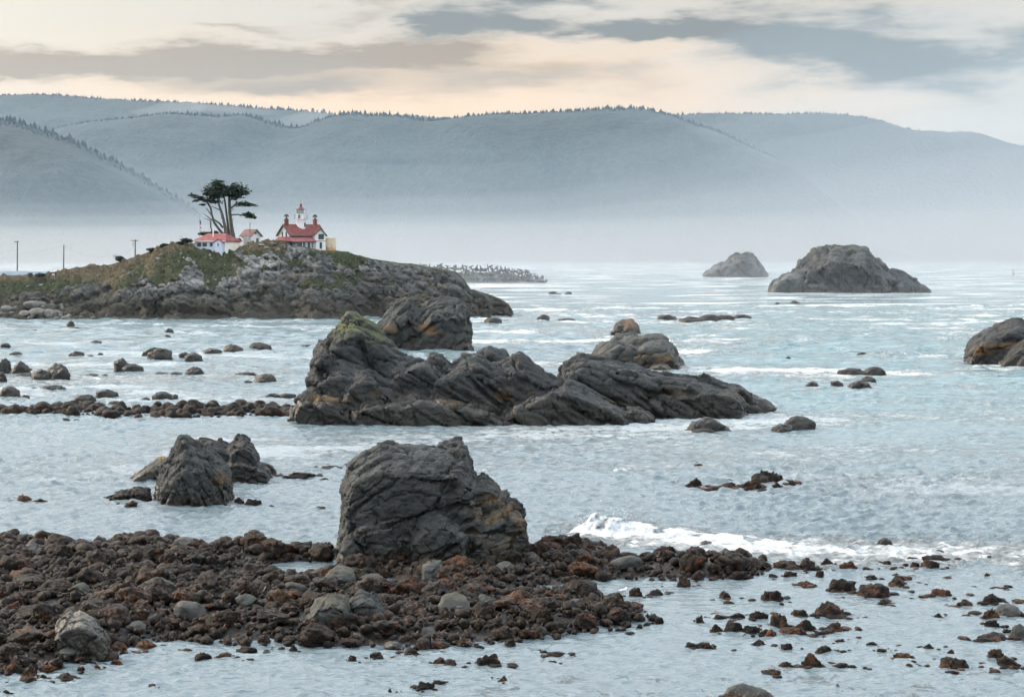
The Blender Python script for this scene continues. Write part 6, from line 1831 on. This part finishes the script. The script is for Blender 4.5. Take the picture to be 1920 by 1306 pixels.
def sea():
    Y = [34.0, 42.0, 50.0]
    while Y[-1] < 540: Y.append(Y[-1] * (1.006 if Y[-1] < 56 else 1.0017 if Y[-1] < 210 else 1.004))
    far = (CAM_H * F_PX) / (np.linspace(HORIZON + 8.4, HORIZON + 90, 90) - HORIZON)
    Y = np.array(Y + [q for q in sorted(far) if q > Y[-1] * 1.002])
    nx = 500
    u = np.linspace(-1, 1, nx)
    u = np.sign(u) * (np.abs(u) * 0.86 + 0.14 * np.abs(u) ** 7)       # finer in the middle
    V = np.zeros((nx, len(Y), 3))
    V[:, :, 0] = u[:, None] * (0.345 * Y + 5)[None, :]
    V[:, :, 1] = Y[None, :]
    q = V.reshape(-1, 3)
    px_, py_ = proj(q)
    dY = np.abs(np.gradient(Y))
    dyy = np.tile(dY, nx)
    rng = np.random.default_rng(4)
    z = np.zeros(len(q))
    calm = np.clip((py_ - 1050) / 60, 0, 1) * 0.62
    calm = np.maximum(calm, np.exp(-((px_ - 560) / 120) ** 2 - ((py_ - 1070) / 30) ** 2))
    calm = np.maximum(calm, np.exp(-((px_ - 1250) / 260) ** 2 - ((py_ - 1120) / 55) ** 2))
    hx = np.zeros(len(q)); hy = np.zeros(len(q))
    gust = 0.75 + 0.5 * fbm(q * np.array([0.05, 0.05, 0]), 3, 31)           # patches of rougher and smoother water
    bends = [fbm(q * np.array([w_, w_, 0]) + 7 * i, 1, 40 + i) for i, w_ in enumerate((0.8, 0.5, 0.3, 0.18, 0.11, 0.07))]
    spacing = np.maximum(dyy, 0.0015 * q[:, 1])
    for k in range(64):
        L = 0.32 * (2.7 / 0.32) ** ((k + rng.random()) / 64)
        th = R(-100) + rng.normal(0, 0.75 if L < 2.5 else 0.4)
        cx_, sy_ = math.cos(th), math.sin(th)
        kk = 2 * math.pi / L
        amp = 0.0112 * (L / 0.6) ** 0.22 * (0.5 + rng.random())
        fade = amp * np.clip((L / spacing - 2.0) / 1.2, 0, 1)
        ph = kk * (cx_ * q[:, 0] + sy_ * q[:, 1]) + rng.random() * 6.28 + 1.2 * bends[min(5, int(6 * k / 64))]
        z += fade * np.sin(ph)
        c = fade * np.cos(ph) * 0.9
        hx += c * cx_; hy += c * sy_
    out = np.clip((q[:, 1] - 150) / 110, 0, 1)                               # longer chop of the open bay
    for k in range(26):
        L = 1.9 * (9 / 1.9) ** ((k + rng.random()) / 26)
        th = R(-100) + rng.normal(0, 0.6)
        cx_, sy_ = math.cos(th), math.sin(th)
        kk = 2 * math.pi / L
        amp = 0.019 * L ** 0.75 * (0.5 + rng.random())
        fade = amp * out * np.clip((L / spacing - 1.8) / 1.2, 0, 1)
        ph = kk * (cx_ * q[:, 0] + sy_ * q[:, 1]) + rng.random() * 6.28 + 1.2 * bends[3 + k % 3]
        z += fade * np.sin(ph)
        c = fade * np.cos(ph) * 0.9
        hx += c * cx_; hy += c * sy_
    lull = (1 - 0.82 * calm) * np.clip(gust, 0.7, 1.25)
    z *= lull
    q[:, 0] += hx * lull; q[:, 1] += hy * lull
    foam = np.zeros(len(q))
    for (x, y, rx, ry, s) in FOAM_SPOTS:
        foam = np.maximum(foam, s * np.exp(-((px_ - x) / rx) ** 2 - ((py_ - y) / ry) ** 2))
    lf = fbm(q * np.array([0.03, 0.03, 0]), 3, 12)
    foam = foam * (0.8 + 0.3 * lf)
    op = np.clip((1010 - py_) / 200, 0, 1) * np.clip((py_ - 488) / 10, 0, 1)
    op *= np.clip(0.32 + np.clip((px_ - 850) / 150, 0, 1) * np.clip((760 - py_) / 80, 0.12, 1) + 0.7 * np.exp(-((py_ - 520) / 40) ** 2), 0, 1)
    V[:, :, 2] = z.reshape(nx, -1)
    me = mesh_from('sea', V.reshape(-1, 3), grid_faces(nx, len(Y)), True)
    attr(me, 'foam', foam)
    attr(me, 'calm', calm)
    attr(me, 'open', op)
    link('sea', me, WATER, kind='structure')
sea()

def wave(path, foam_front, name='breaking_wave', depth=2.6, seed=1, curl=0.35):
    """a breaking wave: path of (px, py of its foot, height in metres); tumbling white front, smooth green back"""
    xs = np.array([p[0] for p in path], float)
    n = int((xs[-1] - xs[0]) * 0.8)
    px = np.linspace(xs[0], xs[-1], n)
    fy = np.interp(px, xs, [p[1] for p in path]); H = np.interp(px, xs, [p[2] for p in path])
    kern = np.ones(31) / 31
    H = np.convolve(np.pad(H, 15, 'edge'), kern, 'valid')
    m = 48
    s = np.linspace(-1, 1, m)
    V = np.zeros((n, m, 3)); A = np.zeros((n, m))
    rough = 1 + 0.16 * vnoise(np.stack([px * 0.06, 0 * px, 0 * px + seed], 1), seed)
    for i in range(n):
        p = at(px[i], fy[i])
        h = H[i] * rough[i]
        dpt = depth * (0.55 + 0.45 * H[i] / max(H.max(), .01))
        up = np.where(s < 0, np.clip(1 + s, 0, 1) ** 1.1, np.clip(1 - s, 0, 1) ** 1.4)
        up = up * up * (3 - 2 * up) * 0.6 + up * 0.4
        V[i, :, 0] = p.x
        V[i, :, 1] = p.y + dpt * (s + 1) / 2 * np.where(s < 0, 1.0, 1.0) - curl * h * np.clip(up - .5, 0, 1)
        V[i, :, 2] = up * h - 0.06
        A[i] = np.clip(foam_front * np.clip((0.12 - s) / 0.30, 0, 1), 0, 2) * np.clip(h / 0.18, 0.3, 1)
    q = V.reshape(-1, 3)
    a = A.ravel()
    hh = np.repeat(H, m)
    a = a * np.clip(0.75 + 0.75 * fbm(q * np.array([1.1, 1.1, 1.1]), 3, seed + 2), 0.1, 1.25)
    amp = np.clip(a, 0, 1) * np.clip(q[:, 2] + .05, 0, .5)
    q[:, 2] += amp * (0.16 * fbm(q * 2.2, 4, seed + 5) + 0.10 * np.abs(vnoise(q * 6, seed + 6)))
    q[:, 1] -= amp * 0.5 * fbm(q * 1.8 + 9, 4, seed + 8)
    me = mesh_from(name, q, grid_faces(n, m), True)
    attr(me, 'foam', a); attr(me, 'calm', np.full(len(q), .6)); attr(me, 'open', np.zeros(len(q)))
    link(name, me, WATER, kind='structure')
wave([(1062, 1004, .02), (1085, 1004, .22), (1105, 1005, .80), (1120, 1005, 1.10), (1142, 1006, .88), (1190, 1007, .55), (1240, 1010, .40), (1300, 1013, .32), (1380, 1018, .24), (1480, 1024, .15), (1600, 1030, .04)], 2.4, depth=4.6, seed=3)
wave([(1150, 884, .02), (1165, 885, .32), (1190, 884, .26), (1225, 886, .2), (1250, 887, .02)], .9, depth=2.5, seed=5)
wave([(390, 684, .02), (415, 684, .55), (445, 685, .6), (475, 686, .25), (500, 687, .02)], .45, depth=7, seed=6)
wave([(1620, 670, .02), (1640, 669, .7), (1680, 669, .75), (1720, 668, .5), (1770, 667, .02)], .8, depth=8, seed=7)
wave([(1360, 679, .02), (1385, 679, .7), (1410, 680, .6), (1435, 680, .02)], .25, depth=8, seed=8)
wave([(640, 598, .02), (662, 597, .6), (685, 597, .9), (705, 598, .02)], .8, depth=9, seed=9)
def spray():
    rng = np.random.default_rng(2)
    v, f = ico(1)
    V, F = [], []
    for i in range(120):
        u = rng.random()
        px = 1085 + 150 * u ** 1.6
        p = at(px, 1003)
        top = 1.05 * np.interp(px, [1085, 1120, 1160, 1240], [.4, 1.0, .9, .5])
        c = np.array([p.x + rng.normal(0, .15), p.y + 1.6 + rng.normal(0, .5), top * (0.55 + 0.45 * rng.random()) + abs(rng.normal(0, .16))])
        V.append(v * (0.008 + 0.02 * rng.random() ** 3) + c); F.append(f + i * len(v))
    m = plain('spray_white', (.85, .87, .88), .6, .03)
    link('spray', mesh_from('spray', np.concatenate(V), np.concatenate(F), True), m, kind='stuff', label='white spray thrown up by the breaking wave')
spray()
# ------------------------------------------------------------------ labels that tell look-alike stones apart, by what they lie beside
ORD = 'nearest second third fourth fifth sixth seventh eighth ninth tenth eleventh twelfth thirteenth fourteenth fifteenth sixteenth seventeenth eighteenth nineteenth twentieth'.split()
ORD += ['twenty-' + q for q in 'first second third fourth fifth sixth seventh eighth ninth'.split()] + ['thirtieth'] + ['thirty-' + q for q in 'first second third fourth fifth sixth seventh eighth ninth'.split()] + ['fortieth'] + ['forty-' + q for q in 'first second third fourth fifth sixth seventh eighth ninth'.split()]
LANDMARKS = {
    'field': [('speckled boulder', 150, 1235), ('tide pool', 565, 1070), ('huge cracked rock', 700, 1060), ('huge cracked rock', 930, 1055), ('rounded yellow-capped boulder', 612, 1185), ('grey wedge boulder', 65, 1060),
              ('blocky pale-edged boulder', 812, 1088), ('pale pointed stone', 864, 1168), ('smooth greenish boulder', 985, 1148), ('upright wedge stone', 1042, 1162), ('wide boulder at the foot of the wave', 1084, 1034), ('olive-grey boulder', 1270, 1058),
              ('pointed boulder at the seaward end', 1366, 1052), ('lower picture corner', 0, 1250), ('picture edge', 0, 1120), ('small bright puddle', 418, 1086), ('near water edge', 300, 1200), ('near water edge by the channel', 1180, 1165), ('back shore edge', 270, 1010)],
    'shallow': [('speckled boulder', 150, 1240), ('tall weedy mound', 1448, 1127), ('widest weedy mound', 1560, 1157), ('broad weedy rock', 1642, 1120), ('triangular weedy rock', 1745, 1065), ('smooth domed rock', 1862, 1131), ('ochre-flecked boulder', 1914, 1196), ('chunky rock', 1526, 1251),
                ('ribbed grey boulder', 1407, 1306), ('largest near-water rock', 918, 1247), ('small weedy mound', 1360, 1122), ('peaked weedy rock', 1584, 1108), ('yellow-capped boulder', 612, 1190), ('white gull', 1167, 1117), ('lower picture corner', 0, 1290)],
    'bay': [('hat-shaped rock', 132, 615), ('domed dark rock', 300, 674), ('mossy split rock', 237, 698), ('rock with pouring water', 366, 703), ('humped brown rock', 497, 717), ('blunt wedge rock', 484, 656), ('largest rounded cluster rock', 108, 711), ('long boulder bar', 300, 760), ('picture edge', 0, 660)],
    'bar': [('humped heap of stone', 78, 774), ('tall rounded bar stone', 127, 772), ('blocky bar stone', 340, 770), ('broad bar stone', 362, 768), ('large stone at the outcrop end', 505, 780), ('thick-part bar stone', 436, 774), ('picture edge', 0, 770), ('thin middle of the bar', 220, 772)],
    'beach': [('long pale beach boulder', 60, 572), ('largest beach boulder', 72, 586), ('smooth slanted boulder', 95, 588), ('angular grey boulder', 12, 580), ('dark waterside boulder', 4, 602), ('flat boulder by the cliff', 160, 594), ('brownish low boulder', 45, 590)],
    'slope': [('lighthouse porch', 560, 465), ('shed', 468, 455), ('big pale boulder', 411, 462), ('large white rock', 355, 488), ('pale twin rock', 302, 478), ('low red-roofed building', 370, 460), ('transformer pole', 253, 484), ('grass edge of the cliff', 430, 525), ('boulder beach', 80, 550), ('white guano cliff', 365, 525)],
    'calm': [('pointed tide rock', 360, 943), ('bulky tide rock', 470, 902), ('huge cracked rock', 640, 960), ('lone weedy rock', 42, 938), ('boulder field edge', 270, 1004), ('breaking wave', 1110, 1000), ('weedy reef', 1400, 917)],
    'far': [('headland tip', 965, 598), ('broad sea stack', 1560, 548), ('squat dark rock', 1020, 602), ('lone small rock', 1617, 667)],
    'crest': [('seaward tip of the breakwater', 1026, 530)],
}
RULES = {'weedy stones of the boulder field': ('field', 'large weedy stone'), 'bare stones of the boulder field': ('field', 'bare grey stone'), 'weedy rocks in the shallow near water': ('shallow', 'weedy rock in the shallows'),
         'rocks scattered in the left bay': ('bay', 'small dark bay rock'), 'rock cluster by the left picture edge': ('bay', 'dark cluster rock'), 'boulders of the long bar': ('bar', 'brown bar boulder'), 'boulders of the headland beach': ('beach', 'grey beach boulder'),
         'pale rocks of the headland slope': ('slope', 'pale slope rock'), 'small rocks in the calm water': ('calm', 'small weedy rock awash'), 'specks of rock in the far water': ('far', 'small dark far rock'), 'ragged weedy reef in mid bay': ('calm', 'brown reef rock'),
         'reef chain far rocks': ('far', 'black reef-chain rock')}
def name_apart():
    lots = {}
    for o in C.objects:
        r = RULES.get(o.get('group'))
        if not r: continue
        px_, py_ = proj(np.array([o.location[:]]))
        x, y = float(px_[0]), float(py_[0])
        marks = LANDMARKS[r[0]]
        d = [math.hypot(x - m[1], (y - m[2]) * 2.2) for m in marks]
        i = min(range(len(d)), key=lambda k: d[k])
        dx, dy = x - marks[i][1], (y - marks[i][2]) * 2.2
        side = ('left of' if dx < 0 else 'right of') if abs(dx) > 1.1 * abs(dy) else ('behind' if dy < 0 else 'in front of')
        lots.setdefault((r[1], side, marks[i][0]), []).append((d[i], o))
    for (what, side, mark), l in lots.items():
        l.sort(key=lambda q: q[0])
        for k, (_, o) in enumerate(l):
            if k < len(ORD):
                o['label'] = '%s %s %s the %s' % (ORD[k], what, side, mark)
    for grp, what in (('dolosse on the breakwater crest', 'crest'), ('dolosse on the breakwater flank', 'upper flank'), ('dolosse at the breakwater foot', 'foot')):
        l = sorted([o for o in C.objects if o.get('group') == grp], key=lambda o: -o.location.x)
        for k, o in enumerate(l[:len(ORD)]):
            o['label'] = '%s concrete dolos from the seaward tip along the breakwater %s' % ('first' if k == 0 else ORD[k], what)
name_apart()
